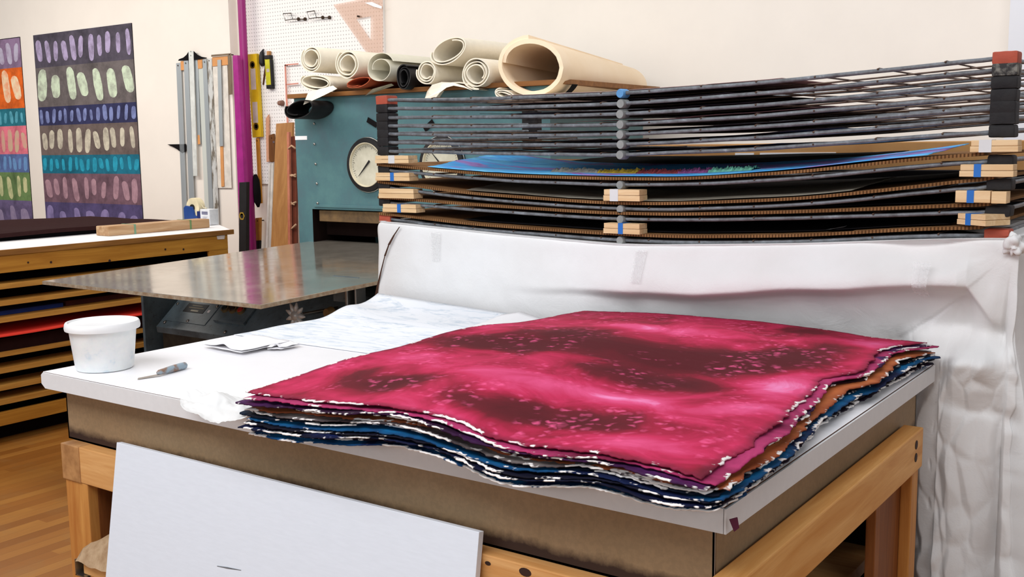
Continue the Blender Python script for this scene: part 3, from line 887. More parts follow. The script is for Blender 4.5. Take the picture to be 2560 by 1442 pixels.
def tray(prof, label, k, upper=True, blocks=('bumper', 'bumper'), clip='spacer', group='wire drying trays stacked in the rack'):
    pr_ = smooth_tab([(X0, prof[0][1])] + [p for p in prof if X0 < p[0] < X1] + [(X1, prof[-1][1])], 40, 2, 2)
    za, zb = pr_[0][1], pr_[-1][1]
    th = thing('drying_tray', ((X0 + X1) / 2, RY0, (za + zb) / 2), label, 'drying rack tray', group)
    lift = .012 if upper else 0.
    front = [(x, RY0, z + .0015 * ns(x * 5, k)) for x, z in pr_]
    back = [(x, RY1, z + lift) for x, z in pr_][::-1]
    loop = front + [(X1, RY0 + (RY1 - RY0) * i / 8, zb + lift * i / 8) for i in range(1, 8)] + back + [(X0, RY1 - (RY1 - RY0) * i / 8, za + lift * (8 - i) / 8) for i in range(1, 8)]
    part('frame', tube(loop + [loop[0], loop[1]], .0052, 8), M['rod'], th, 'thick grey outer rod', smooth=True)
    wires = BM()
    for yy in (1.465, 1.775):
        add_tube(wires, [(x, yy, z + lift * (yy - RY0) / .84 - .001) for x, z in pr_[::2]], .0024, 5)
    nx = 12
    for i in range(1, nx):
        x = X1 - i * .150 + .026
        if x < X0 + .03:
            break
        z = interp(pr_, x)
        zz_ = .0055 if (i + k) % 3 else .0035
        add_tube(wires, [(x, RY0 - .007, z + zz_ - .002), (x, RY0 + .004, z + zz_), (x, (RY0 + RY1) / 2, z + zz_ + lift * .5 - .004), (x, RY1, z + zz_ + lift)], .0024, 5)
    bmesh.ops.recalc_face_normals(wires, faces=wires.faces)
    part('wire_grid', wires, M['wire'], th, smooth=True)
    hb = .0140 if upper else .0125
    for (bx, bz, mm, sx, off) in ((X0 + .002, za, blocks[0], .0245, -.004), (X1 + .0, zb, blocks[1], .0265, .0)):
        part('corner_block', rounded_block(bx, RY0 + .018, bz, sx, .026, hb, 3 * k + bx), M[mm], th, {'bumper_red': 'brick red rubber corner block', 'bumper_grey': 'paint-crusted corner block'}.get(mm), auto=50)
    for bx, bz in ((X0 + .002, za), (X1 + .004, zb)):
        part('corner_block', box(bx - .03, bx + .03, RY1 - .02, RY1 + .03, bz + lift - hb, bz + lift + hb, .003), M['bumper'], th)
    if clip:
        zc = interp(pr_, -.851)
        cx = -.851 + .003 * ns(k * 3.3)
        hh = .0128 if upper else .012
        # barrel-shaped spacer clipped over the middle of the front rod
        bm = BM()
        add_tube(bm, [(cx, RY0 - .014, zc - .001), (cx, RY0 - .010, zc - .001), (cx, RY0 + .020, zc - .001), (cx, RY0 + .024, zc - .001)], [hh * .86, hh, hh, hh * .86], 14)
        bmesh.ops.recalc_face_normals(bm, faces=bm.faces)
        part('spacer_clip', bm, M[clip], th, 'blue spacer clip' if clip == 'spacer_blue' else None, auto=40)
    return pr_
ORD = ['topmost', 'second', 'third', 'fourth', 'fifth', 'sixth', 'seventh']
UPP = []
for k, p in enumerate(UP):
    lab = 'topmost wire drying tray with brick red corner blocks and a blue middle clip' if k == 0 else '%s wire drying tray from the top of the rack, with black corner blocks' % ORD[k]
    if k == 6:
        lab = 'seventh wire drying tray from the top, directly above the cardboard-lined trays'
    UPP.append(tray(p, lab, k, True, ('bumper_red' if k == 0 else 'bumper', 'bumper_red' if k == 0 else ('bumper_grey' if k in (1,) else 'bumper')), 'spacer_blue' if k == 0 else 'spacer'))
LOW = []
for k, p in enumerate(BD):
    q = [(x, z - .0165) for x, z in p]
    lab = 'wire drying tray under the %s cardboard sheet of the rack' % ['uppermost', 'second', 'third', 'lowest'][k]
    LOW.append(tray(q, lab, 7 + k, False, ('bumper_red' if k == 3 else 'bumper', 'bumper_red' if k == 3 else 'bumper'), 'spacer'))

# corrugated cardboard: fluted core shows on the cut edges
N = Nodes('corrugated_cardboard')
v = N.coord()
sep = N.n('ShaderNodeSeparateXYZ')
N.l(v, sep.inputs[0])
geo = N.n('ShaderNodeNewGeometry')
sn = N.n('ShaderNodeSeparateXYZ')
N.l(geo.outputs['Normal'], sn.inputs[0])
edge_f = N.math('GREATER_THAN', N.math('ABSOLUTE', sn.outputs['Y']), .7)
flu = N.math('GREATER_THAN', N.math('SINE', N.math('MULTIPLY', sep.outputs['X'], 760.)), .1)
c = N.ramp(N.noise(v, 5., 5., .6), [(.3, rgb(112, 78, 48)), (.7, rgb(150, 110, 72))])
c = N.mix(N.math('MULTIPLY', N.math('MULTIPLY', edge_f, flu), .75), c, rgb(62, 38, 20))
N.color(c)
M['corr'] = N.set(.9, 0., .1)
BP = []
def board_z(pr_, x, w):
    a, b = pr_[0], pr_[-1]
    line = a[1] + (b[1] - a[1]) * (x - a[0]) / (b[0] - a[0])
    k_ = .8 if pr_ is BP[0] else .35
    return interp(pr_, x) * (1 - w * k_) + line * w * k_
for k, p in enumerate(BD):
    b0, b1 = -1.745, [.075, .098, .094, .078][k]
    pr_ = smooth_tab([(b0, p[0][1])] + [q for q in p if b0 < q[0] < b1] + [(b1, p[-1][1])], 60, 2, 2)
    BP.append(pr_)
    def bsurf(u, w, pr_=pr_, b0=b0, b1=b1):
        x = b0 + (b1 - b0) * u
        y = 1.206 + .83 * w
        return Vector((x, y, board_z(pr_, x, w) + .0035))
    o = grid(bsurf, 70, 12, .0075)
    tag(link('cardboard_sheet', o, M['corr']), ['uppermost bowed cardboard sheet in the rack, under the blue print', 'second bowed cardboard sheet from the top of the rack, with grey prints on it',
                                               'third bowed cardboard sheet from the top of the rack', 'lowest bowed cardboard sheet, just above the white paper cover'][k], 'cardboard sheet', 'cardboard sheets in the drying rack')

# blocks of pine strips that hold the cardboard apart
M['pine'] = mat_wood('pine_strip', rgb(242, 214, 172), rgb(216, 176, 126), 'X', 1.6, .6, .5)
M['pine_end'] = mat_plain('pine_end', rgb(196, 140, 84), .7, var=.12, scale=60.)
def spacer_block(x0, x1, z0, z1, label, tape=None, tape_at=.45, rot=0., split=None, y0=1.192, dep=.045):
    th = thing('spacer_block', ((x0 + x1) / 2, y0 + dep / 2, z0), label, 'wood block', 'pine spacer blocks in the drying rack')
    cx, cy = (x0 + x1) / 2, y0 + dep / 2
    rm = Matrix.Translation((cx, cy, 0)) @ Matrix.Rotation(rot, 4, 'Z') @ Matrix.Translation((-cx, -cy, 0))
    zm = (z0 + z1) / 2
    pieces = [(x0, x1, z0, zm - .0004), (x0 + .002, x1 - .001, zm + .0004, z1)]
    if split:
        xs = x0 + (x1 - x0) * split
        pieces = [(x0, xs - .001, z0, z1), (xs + .001, x1, z0 - .001, z1 - .001)]
    for a, b, c0, c1 in pieces:
        bm = box(a, b, y0, y0 + dep, c0, c1, .0012)
        bm.transform(rm)
        part('strip', bm, M['pine'], th)
    if tape:
        tx = x0 + (x1 - x0) * tape_at
        hw = .0075 if tape == 'blue_tape' else .013
        bm = box(tx - hw, tx + hw, y0 - .0008, y0 + dep + .0008, z0 - .0006, z1 + .0008)
        bm.transform(rm)
        part('tape_band', bm, M[tape], th, 'blue tape band' if tape == 'blue_tape' else 'milky white tape band')
blocks = [
    ([-1.7394, -1.5979, 1.3589, 1.3827], 'clear_tape', .5, 0., None, 'uppermost pine block on the left of the rack, with milky tape'),
    ([-1.7399, -1.5963, 1.3034, 1.3287], 'blue_tape', .5, 0., None, 'second pine block from the top on the left of the rack, with blue tape'),
    ([-1.7283, -1.5801, 1.248, 1.2783], None, .5, 0., None, 'third pine block from the top on the left of the rack, darker and untaped'),
    ([-1.7129, -1.5717, 1.204, 1.2293], 'blue_tape', .5, 0., None, 'lowest pine block on the left of the rack, with dark blue tape'),
    ([-0.8949, -0.7816, 1.255, 1.2864], 'clear_tape', .3, 0., None, 'upper pine block in the middle of the rack, with milky tape'),
    ([-0.895, -0.7812, 1.1655, 1.1939], 'blue_tape', .48, 0., None, 'lower pine block in the middle of the rack, with a blue tape band'),
    ([0.0488, 0.1474, 1.381, 1.4072], 'clear_tape', .32, 0., None, 'uppermost pine block on the right of the rack, with crinkled white tape'),
    ([0.0285, 0.1405, 1.3265, 1.3538], 'blue_tape', .34, 0., None, 'second pine block from the top on the right of the rack, with blue tape'),
    ([0.0224, 0.1287, 1.2688, 1.2954], 'blue_tape', .3, 0., .7, 'third pine block from the top on the right of the rack, in two offset pieces'),
    ([0.0388, 0.1197, 1.2189, 1.2439], 'blue_tape', .4, -.55, None, 'lowest pine block on the right of the rack, turned askew with faded blue tape'),
]
for (x0, x1, z0, z1), tp, ta, rot, spl, lab in blocks:
    spacer_block(x0, x1, z0, z1, lab, tp, ta, rot, spl, 1.178 if rot else 1.192, .075 if rot else .045)

# prints lying in the rack
def rack_sheet(name, label, prof, xa, xb, ya, yb, z_off, m, curl=0., seed=1., rag=.006):
    def f(u, w):
        x = xa + (xb - xa) * u + rag * ns(w * 20, seed)
        y = ya + (yb - ya) * w + rag * ns(u * 30, seed + 4)
        z = (board_z(prof, x, (y - 1.206) / .83) if prof in BP else interp(prof, x)) + z_off + .0035 * (1 + ns(u * 4, w * 4, seed)) + curl * (abs(2 * u - 1) ** 3) * w * (1. if u < .5 else .55) + .004 * w
        return Vector((x, y, z))
    o = link(name, grid(f, 60, 30, .0012), m, smooth=True)
    return tag(o, label, 'print', 'prints drying in the rack')
N = Nodes('blue_violet_print')
v = N.coord((1., 3., 1.))
f_ = N.noise(v, 3.2, 5., .6, 1.2)
N.color(N.ramp(f_, [(.26, rgb(90, 60, 140)), (.38, rgb(168, 130, 200)), (.46, rgb(70, 168, 240)), (.62, rgb(120, 206, 250)), (.76, rgb(150, 110, 190))]))
M['blue_print'] = N.set(.7, 0., .2)
pxa, pxb = -1.5374, -0.0447
bp = rack_sheet('blue_print', 'blue and violet dyed print with a ridge of coloured pulp, on the uppermost cardboard sheet', BP[0], pxa, pxb, 1.212, 1.62, .0045, M['blue_print'], .030, 2.)
for (x0, x1, c_) in ((1395, 1512, (150, 150, 142)), (1512, 1608, (180, 152, 40)), (1608, 1712, (140, 50, 60)), (1712, 1787, (136, 72, 130)), (1787, 1895, (120, 200, 176))):
    tab = {1395: (-1.1120, -0.9528), 1512: (-0.9528, -0.8289), 1608: (-0.8289, -0.7012),
           1712: (-0.7012, -0.6129), 1787: (-0.6129, -0.4911)}[x0]
    def ridge(u, w, tab=tab, x0=x0):
        x = tab[0] + (tab[1] - tab[0]) * u
        y = 1.255 + .07 * w
        h = math.sin(PI * w) ** .5 * (.003 + .014 * abs(ns(u * 14, w * 5, x0)) + .010 * abs(ns(u * 44, w * 9, x0)))
        return Vector((x, y + .008 * ns(u * 16, x0), board_z(BP[0], x, .1) + .008 + h))
    part('pulp_ridge', grid(ridge, 60, 10), mat_plain('pulp_%d' % x0, rgb(*c_), .9, var=.2, scale=60., bump=.4), bp, 'lumpy band of coloured pulp', smooth=True)
M['grey_print'] = mat_plain('grey_green_print', rgb(150, 146, 132), .8, c2=rgb(112, 104, 92), scale=6.)
rack_sheet('grey_print', 'grey print curling on the second cardboard sheet of the rack', BP[1], -1.39, -.22, 1.216, 1.6, .005, M['grey_print'], .02, 5.)
M['shade_sheet'] = mat_plain('shade_sheet', rgb(46, 28, 40), .85, c2=rgb(24, 14, 24), scale=5.)  # for sheets added to stand in for shade between the trays
M['pale_print'] = mat_plain('pale_print', rgb(206, 184, 178), .85, c2=rgb(180, 150, 148), scale=5.)
M['rose_print'] = mat_plain('rose_print', rgb(132, 92, 96), .85, c2=rgb(96, 62, 66), scale=5.)
rack_sheet('pale_print', 'pale pinkish print on the topmost wire tray', UPP[0], -1.28, -.42, 1.27, 2.0, .008, M['pale_print'], 0., 8.)
rack_sheet('shade_sheet', 'dark sheet added for shade on the second wire tray from the top', UPP[1], -1.42, -.55, 1.25, 2.0, .008, M['shade_sheet'], 0., 11.)
rack_sheet('shade_sheet', 'dark sheet added for shade on the third wire tray from the top', UPP[2], -1.36, -.48, 1.25, 2.0, .008, M['shade_sheet'], 0., 12.)
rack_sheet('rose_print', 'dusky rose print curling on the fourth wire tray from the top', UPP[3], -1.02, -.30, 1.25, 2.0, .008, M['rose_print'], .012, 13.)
rack_sheet('shade_sheet', 'dark sheet added for shade on the fifth wire tray from the top', UPP[4], -1.2, -.36, 1.25, 2.0, .008, M['shade_sheet'], 0., 14.)
rack_sheet('shade_sheet', 'dark sheet added for shade on the sixth wire tray from the top', UPP[5], -1.1, -.26, 1.25, 2.0, .008, M['shade_sheet'], 0., 15.)
rack_sheet('shade_sheet', 'dark sheet added for shade on the seventh wire tray from the top', UPP[6], -1.15, -.42, 1.25, 2.0, .008, M['shade_sheet'], 0., 16.)
# black sheets and a block added to stand in for shade in the rack
rack_sheet('black_shade_sheet', 'black sheet added for shade behind the blue print on the uppermost cardboard sheet', BP[0], -1.36, -.30, 1.64, 2.02, .006, M['black_matt'], 0., 18.)
rack_sheet('shade_sheet', 'black sheet added for shade behind the grey print on the second cardboard sheet of the rack', BP[1], -1.42, -.06, 1.62, 2.0, .005, M['black_matt'], 0., 19.)
rack_sheet('shade_sheet', 'black sheet added for shade on the third cardboard sheet of the rack', BP[2], -1.46, .0, 1.24, 2.0, .005, M['black_matt'], 0., 20.)
rack_sheet('shade_sheet', 'black sheet added for shade on the lowest cardboard sheet of the rack', BP[3], -1.42, .0, 1.24, 2.0, .005, M['black_matt'], 0., 21.)
tag(link('black_shade_block', box(-1.3, .13, 2.16, 2.26, 0., 1.315, .002), M['black_matt']), 'black block added for the shade behind the cabinet and the lower cardboard sheets', 'crate')
# carton standing behind the rack
cz = 1.4064
carton = link('cardboard_carton', box(-1.4520, .55, 2.40, 3.1, 0., cz, .004), M['plywood'])
tag(carton, 'tall tan carton standing on the floor behind the drying rack', 'carton')
for (a, b) in ((-1.0318, -0.9575), (-0.9341, -0.6514), (-0.5234, -0.4503)):
    part('paper_label', box(a, b, 2.3985, 2.4005, cz - .062, cz - .034), M['paper'], carton, 'white paper label')

# ------------------------------------------------------------------ hydraulic press
PYF = 2.8
PXL, PXR, PTZ = -3.8074, -2.12, 1.6833
press = thing('printing_press', ((PXL + PXR) / 2, 3.2, 0), 'large teal hydraulic printing press with two dial gauges and a flat steel bed', 'press')
oz = 1.0786
ox0 = -3.6970
body = BM()
add_box(body, PXL, PXR, PYF, PYF + .9, oz, PTZ)
add_box(body, PXL, ox0, PYF, PYF + .9, .0, oz)
add_box(body, PXR - .13, PXR, PYF, PYF + .9, .0, oz)
add_box(body, ox0, PXR - .13, PYF + .5, PYF + .9, .0, oz)
part('housing', body, M['teal'], press)
part('opening_shade', box(ox0 + .005, PXR - .131, PYF + .102, PYF + .49, .93, oz - .002), M['dark_inside'], press, 'dark plate for the shade inside the press opening')
part('opening_shade', box(ox0 - .0005, ox0 + .004, PYF + .0015, PYF + .5, .75, oz - .001), M['dark_inside'], press)  # dark plate added where the opening's inner side lies in shade
part('platen_beam', box(-3.6598, PXR - .14, PYF + .015, PYF + .1, 1.0109, oz - .006, .004), mat_plain('rusty_beam', rgb(122, 96, 62), .6, c2=rgb(84, 66, 46), scale=16., bump=.2), press, 'rusty brown platen beam')
part('cover_plate', box(ox0 + .02, PXR - .03, PYF - .006, PYF + .001, oz + .012, oz + .026, .001), M['teal'], press)
def gauge(cx, cz, needle):
    g = part('gauge', lathe([(.143, 0.), (.143, .012), (.138, .022), (.118, .026), (.113, .020), (.113, .012), (.0, .011)], (cx, PYF, cz), 'Y', 48), M['black'], press, 'round pressure gauge with black rim', auto=35)
    part('bezel', lathe([(.1145, .012), (.1165, .0265), (.1125, .0275), (.1105, .0205), (.1095, .012)], (cx, PYF, cz), 'Y', 48), mat_plain('ivory_ring', rgb(216, 206, 178), .4), g, smooth=True)
    part('bezel', lathe([(.1405, .001), (.1455, .006), (.1445, .012), (.141, .012)], (cx, PYF, cz), 'Y', 48), M['steel'], g, smooth=True)
    part('dial', lathe([(.1095, .0112), (.1095, .0135), (.0, .0136)], (cx, PYF, cz), 'Y', 48), mat_plain('yellowed_dial', rgb(212, 208, 190), .5, c2=rgb(188, 184, 164), scale=12.), g)
    a = needle
    dx, dz = math.cos(a), math.sin(a)
    yy = PYF - .0165
    part('needle', prism([(cx - dx * .03 - dz * .006, yy, cz - dz * .03 + dx * .006), (cx - dx * .03 + dz * .006, yy, cz - dz * .03 - dx * .006), (cx + dx * .085 + dz * .001, yy, cz + dz * .085 - dx * .001), (cx + dx * .085 - dz * .001, yy, cz + dz * .085 + dx * .001)], (0, -.0015, 0)), M['black'], g)
    ticks = BM()
    for i in range(40):
        b = math.radians(-130 + 260 * i / 39 + 90)
        r0, r1 = (.088 if i % 4 == 0 else .096), .103
        c0, s0 = math.cos(b), math.sin(b)
        wd = .0010
        yq = PYF - .0142
        vs = [ticks.verts.new((cx + c0 * r0 - s0 * wd, yq, cz + s0 * r0 + c0 * wd)), ticks.verts.new((cx + c0 * r0 + s0 * wd, yq, cz + s0 * r0 - c0 * wd)),
              ticks.verts.new((cx + c0 * r1 + s0 * wd, yq, cz + s0 * r1 - c0 * wd)), ticks.verts.new((cx + c0 * r1 - s0 * wd, yq, cz + s0 * r1 + c0 * wd))]
        ticks.faces.new(vs)
    part('tick_marks', ticks, M['black'], g)
gz = 1.3212
gauge(-3.2630, gz, math.radians(225))
gauge(-2.7590, gz, math.radians(135))
bolts = [(-3.6555, 2.8, 1.5446), (-3.6582, 2.8, 1.4344), (-3.6547, 2.8, 1.3257), (-3.651, 2.8, 1.2188), (-3.6504, 2.8, 1.1113)]
for b in bolts:
    part('bolt', cyl((b[0], PYF + .001, b[2]), (0, -1, 0), .0075, .007, 10, .006), M['steel'], press, smooth=True)
lab0, lab1 = (-3.8095, 2.8, 1.4735), (-3.7157, 2.8, 1.4612)
lb_ = part('label_strip', box(lab0[0], lab1[0], PYF - .0015, PYF + .0005, lab1[2] - .003, lab1[2] + .018), M['paper'], press, 'small white label')
for (p, r) in (((-3.2267, 2.795, 1.541), .45), ((-2.8432, 2.795, 1.5163), -.6)):
    bm = box(-.036, .036, -.001, .0, -.014, .014)
    bm.transform(Matrix.Translation(p) @ Matrix.Rotation(r, 4, 'Y'))
    part('black_tape', bm, M['black_matt'], press, 'scrap of black tape')
# the bed: a thick steel sheet sloping slightly down toward the room
bedA, bedB = (-3.7321, 1.2076, 0.85), (-2.3446, 1.2223, 0.85)
bw0, bw1 = -3.74, -2.345
N = Nodes('worn_steel_bed')
v = N.coord((1, 1, 1))
N.color(N.ramp(N.noise(v, 3.5, 7., .65), [(.3, rgb(176, 166, 152)), (.6, rgb(206, 197, 184)), (.8, rgb(220, 214, 204))]))
r_ = N.ramp(N.noise(v, 10., 5., .7), [(.3, (.07, .07, .07)), (.7, (.18, .18, .18))])
N.l(r_, N.b.inputs['Roughness'])
M['bed'] = N.set(.12, .7, .6)
N.l(r_, N.b.inputs['Roughness'])
tilt = .029
def bedz(y): return .85 + tilt * (y - 1.215)
bed = prism([(bw0, 1.215, bedz(1.215)), (bw1, 1.222, bedz(1.222)), (bw1, 2.9, bedz(2.9)), (bw0, 2.9, bedz(2.9))], (0, 0, -.016), .002)
bed_o = part('bed', bed, M['bed'], press, 'flat polished steel bed plate')
edge_m = mat_plain('crusty_edge', rgb(184, 172, 150), .6, c2=rgb(150, 124, 98), scale=40., bump=.3)
part('bed_edge', prism([(bw0 - .001, 1.2135, bedz(1.215) - .0155), (bw1 + .001, 1.2205, bedz(1.222) - .0155), (bw1 + .001, 1.2205, bedz(1.222) - .0012), (bw0 - .001, 1.2135, bedz(1.215) - .0012)], (0, .0012, 0)), edge_m, bed_o)
part('bed_edge', prism([(bw1 + .0015, 1.222, bedz(1.222) - .0155), (bw1 + .0015, 2.8, bedz(2.8) - .0155), (bw1 + .0015, 2.8, bedz(2.8) - .0012), (bw1 + .0015, 1.222, bedz(1.222) - .0012)], (-.0012, 0, 0)), edge_m, bed_o)
# legs, console and knobs below the bed
part('side_plate', box(-3.812, -3.795, 1.755, PYF, 0., .835, .002), M['teal_dark'], press, 'dark side plate')
part('side_plate', box(-2.30, -2.285, 1.9, PYF, 0., .84, .002), M['teal_dark'], press, 'dark side plate')
CA, CB = (-3.775, 1.78, 0.5661), (-3.7867, 1.9, 0.6359)
cy0, cz0 = 1.78, 0.5661
cy1, cz1 = 2.02, cz0 + .20
con = prism([(-3.74, cy0, cz0), (-3.74, cy1, cz1), (-3.74, 2.5, cz1), (-3.74, 2.5, cz0 - .03), (-3.74, cy0 + .004, cz0 - .03)], (1.36, 0, 0), .003)
con_o = part('console', con, M['teal_dark'], press, 'sloping control console')
part('plinth', box(-3.72, -2.40, cy0 + .02, 2.5, 0., cz0 - .031, .003), M['scuffed'], press, 'scuffed dark plinth')
cdir = Vector((0, cy1 - cy0, cz1 - cz0)).normalized()
cn = Vector((0, -cdir.z, cdir.y))
def on_con(x, s, h=0.):
    p = Vector((x, cy0, cz0)) + cdir * s + cn * h
    return p
def con_plate(x0, x1, s0, s1, h, m, name, parent, label=None):
    a = [on_con(x0, s0, .0005), on_con(x1, s0, .0005), on_con(x1, s1, .0005), on_con(x0, s1, .0005)]
    return part(name, prism(a, tuple(cn * h), .001), m, parent, label)
cp = con_plate(-3.712, -3.415, .042, .19, .002, M['teal_dark'], 'hatch', con_o)
npz = con_plate(-3.638, -3.488, .107, .163, .0035, M['black'], 'nameplate', con_o, 'black nameplate')
for r_i, (a, b, s_) in enumerate(((-3.60, -3.525, .148), (-3.615, -3.505, .134))):
    con_plate(a, b, s_, s_ + .004, .0042, mat_plain('plate_print_%d' % r_i, rgb(170, 158, 120), .5), 'print_line', npz)
con_plate(-3.585, -3.53, .114, .123, .0042, mat_plain('plate_serial', rgb(190, 184, 160), .5), 'print_line', npz)
pp = con_plate(-3.372, -3.165, .084, .19, .010, M['teal_dark'], 'button_panel', con_o)
con_plate(-3.468, -3.452, .118, .134, .003, M['paper'], 'small_label', con_o)
for x, c_, nm in ((-3.345, rgb(26, 40, 38), 'dark green push button'), (-3.29, rgb(40, 26, 22), 'dark push button'), (-3.235, rgb(168, 40, 32), 'red push button')):
    b_ = part('push_button', cyl(on_con(x, .143, .009), cn, .021, .014, 20), mat_plain('brass_rim', rgb(150, 132, 96), .35, .6), con_o, nm, auto=40)
    part('button_cap', cyl(on_con(x, .143, .022), cn, .0155, .006, 20, .013), mat_plain('cap', c_, .4), b_, auto=40)
con_plate(-3.37, -3.16, .070, .083, .014, M['teal_dark'], 'ledge', con_o)
for x, s_ in ((-3.70, .03), (-3.715, .15), (-3.55, .055), (-3.25, .02), (-3.43, .16)):
    part('bolt', cyl(on_con(x, s_, .0), cn, .008, .006, 10), M['steel'], con_o, smooth=True)
# star-shaped handwheel
sc_ = Vector((-2.6964, 1.72, 0.7126))
star = BM()
for i in range(9):
    a = 2 * PI * i / 9
    dr = Vector((math.cos(a), -.1, math.sin(a)))
    add_tube(star, [sc_ + dr * .012, sc_ + dr * .035, sc_ + dr * .058], [.012, .011, .003], 8)
add_cyl(star, sc_ + Vector((0, .02, 0)), (0, -1, 0), .02, .035, 14)
bmesh.ops.recalc_face_normals(star, faces=star.faces)
part('star_knob', star, mat_plain('bright_cast', rgb(200, 206, 208), .35, .2), press, 'steel star-shaped knob', smooth=True)
part('star_shaft', cyl(sc_ + Vector((0, .015, 0)), (0, 1, 0), .008, .3, 10), M['steel'], press)
k2_ = Vector((-2.5094, 1.72, 0.7397))
part('knob', cyl(k2_ + Vector((0, .02, 0)), (0, -1, 0), .024, .03, 16, .018), mat_plain('brass_dull', rgb(120, 96, 56), .5, .4), press, auto=40)
part('knob', cyl(k2_ + Vector((0, .015, 0)), (0, 1, 0), .006, .3, 10), M['steel'], press)
pst = Vector((-2.4465, 1.8, 0.7907))
part('bracket', merge(box(pst.x - .022, pst.x - .010, 1.78, 1.83, pst.z - .06, pst.z + .06, .002), box(pst.x + .012, pst.x + .020, 1.80, 1.86, pst.z - .06, pst.z + .075, .002), box(pst.x - .06, pst.x + .06, 1.8, 1.9, pst.z - .075, pst.z - .06, .002)), M['steel'], press, 'steel roller bracket')
part('bracket', box(pst.x - .18, pst.x - .03, 1.87, 1.88, pst.z - .03, pst.z + .08, .002), M['teal_dark'], press)

# ------------------------------------------------------------------ plank and felts on top of the press
zp = PTZ
plank = link('plank', box(-3.8294, -2.02, 2.77, 3.7, zp + .001, zp + .024, .002), mat_wood('dark_plank', rgb(158, 108, 58), rgb(112, 70, 34), 'X'))
tag(plank, 'brown wooden plank lying on the top of the press under the felts', 'plank')
ZR = zp + .024

def roll(name, label, c, rx, rz, turns, m, y0=2.72, y1=3.72, th=.0055, tilt=0., start=0., cw=1, taper=.0, gap=.012, group='rolled felts on the press', drift=(0, 0), tail=None, rag=0.):
    """a sheet wound into a spiral, axis front to back"""
    n = int(40 * turns)
    outer, inner = [], []
    ct, st = math.cos(tilt), math.sin(tilt)
    for i in range(n + 1):
        a = start + cw * 2 * PI * turns * i / n
        k = 2 * PI * turns * i / n / (2 * PI)
        fx, fz = rx - gap * k, rz - gap * k
        for lst, off in ((outer, 0.), (inner, th)):
            px, pz = (fx - off) * math.cos(a), (fz - off) * math.sin(a)
            lst.append((px * ct - pz * st, px * st + pz * ct))
    if tail:
        pre_o, pre_i = [], []
        for (tx, tz) in tail:
            pre_o.append((tx - c[0], tz - c[1]))
            pre_i.append((tx - c[0], tz - c[1] + th))
        outer, inner = pre_o + outer, pre_i + inner
    n = len(outer) - 1
    bm = BM()
    segs = 8
    V = []
    for s in range(segs + 1):
        q = s / segs
        y = y0 + (y1 - y0) * q
        sc = 1 - taper * q
        row = []
        for i in range(n + 1):
            e = (.010 * ns(i * .12, c[0] * 9) + rag * ns(i * 1.7, 3)) * (1 - q)
            row.append((bm.verts.new((c[0] + outer[i][0] * sc + drift[0] * q, y + e, c[1] + outer[i][1] * sc + drift[1] * q)),
                        bm.verts.new((c[0] + inner[i][0] * sc + drift[0] * q, y + e, c[1] + inner[i][1] * sc + drift[1] * q))))
        V.append(row)
    for s in range(segs):
        for i in range(n):
            bm.faces.new((V[s][i][0], V[s][i + 1][0], V[s + 1][i + 1][0], V[s + 1][i][0]))
            bm.faces.new((V[s][i][1], V[s + 1][i][1], V[s + 1][i + 1][1], V[s][i + 1][1]))
        for i in (0, n):
            bm.faces.new((V[s][i][0], V[s + 1][i][0], V[s + 1][i][1], V[s][i][1]))
    for s in (0, segs):
        for i in range(n):
            bm.faces.new((V[s][i][0], V[s][i][1], V[s][i + 1][1], V[s][i + 1][0]))
    bmesh.ops.recalc_face_normals(bm, faces=bm.faces)
    o = link(name, bm, m, auto=40)
    return tag(o, label, 'roll', group)
def cxz(p): return (p[0], p[2])
F = M['felt']
roll('felt_roll', 'tightly wound cream felt roll, leftmost of the upper row on the press', cxz((-3.5795, 2.72, 1.8821)), .082, .074, 2.6, F, start=2.4, gap=.013)
roll('felt_roll', 'cream felt roll second from the left on top of the press', cxz((-3.3185, 2.72, 1.8408)), .088, .08, 2.3, F, start=2.2, gap=.016)
roll('thin_sheet_roll', 'wide open roll of thin pale sheet, third from the left on the press', cxz((-3.092, 2.72, 1.8067)), .098, .083, 1.45, mat_plain('thin_pale_sheet', rgb(226, 222, 204), .7, var=.03), start=.4, gap=.03, th=.003)
roll('black_roll', 'black roll lying between the cream felt rolls on the press', cxz((-2.9346, 2.7, 1.7547)), .052, .066, 2.5, M['black'], gap=.012, start=1.)
roll('felt_roll', 'small cream felt roll right of the black roll', cxz((-2.7884, 2.72, 1.7737)), .066, .062, 2.4, F, start=2.9, gap=.012)
roll('felt_roll', 'flattened oval cream felt roll resting high between the small roll and the biggest roll', cxz((-2.6483, 2.72, 1.8686)), .115, .064, 1.75, F, tilt=.28, start=2.7, gap=.012)
zs0 = ZR + .002
roll('felt_roll', 'cream felt roll with a wavy tail sheet, just left of the biggest roll', cxz((-2.4843, 2.72, 1.7529)), .088, .078, 2.9, F, start=-1.4, cw=-1, gap=.014,
     tail=[cxz(q) for q in ((-2.7807, 2.7, 1.6455), (-2.7259, 2.7, 1.7029), (-2.6635, 2.7, 1.7116), (-2.5899, 2.7, 1.7121), (-2.5298, 2.7, 1.7001), (-2.4944, 2.7, 1.68))])
roll('squashed_felt', 'squashed cream felt roll, lowest at the left end of the press top', cxz((-3.5534, 2.7, 1.759)), .118, .05, 1.9, F, tilt=-.12, start=2.6, gap=.014)
roll('rust_felt_roll', 'small flattened rust red felt roll under the cream rolls', cxz((-3.247, 2.7, 1.7453)), .085, .028, 1.2, M['rust_felt'], tilt=.12, start=3.4, gap=.008, th=.004)
roll('black_sheet_roll', 'black rubber sheet drooping from the left end of the press top', cxz((-3.603, 2.7, 1.6205)), .115, .058, 1.3, M['black'], tilt=.14, start=2.6, gap=.02, y0=2.64, y1=2.795, th=.005)
big_c = cxz((-2.1706, 2.72, 1.7678))
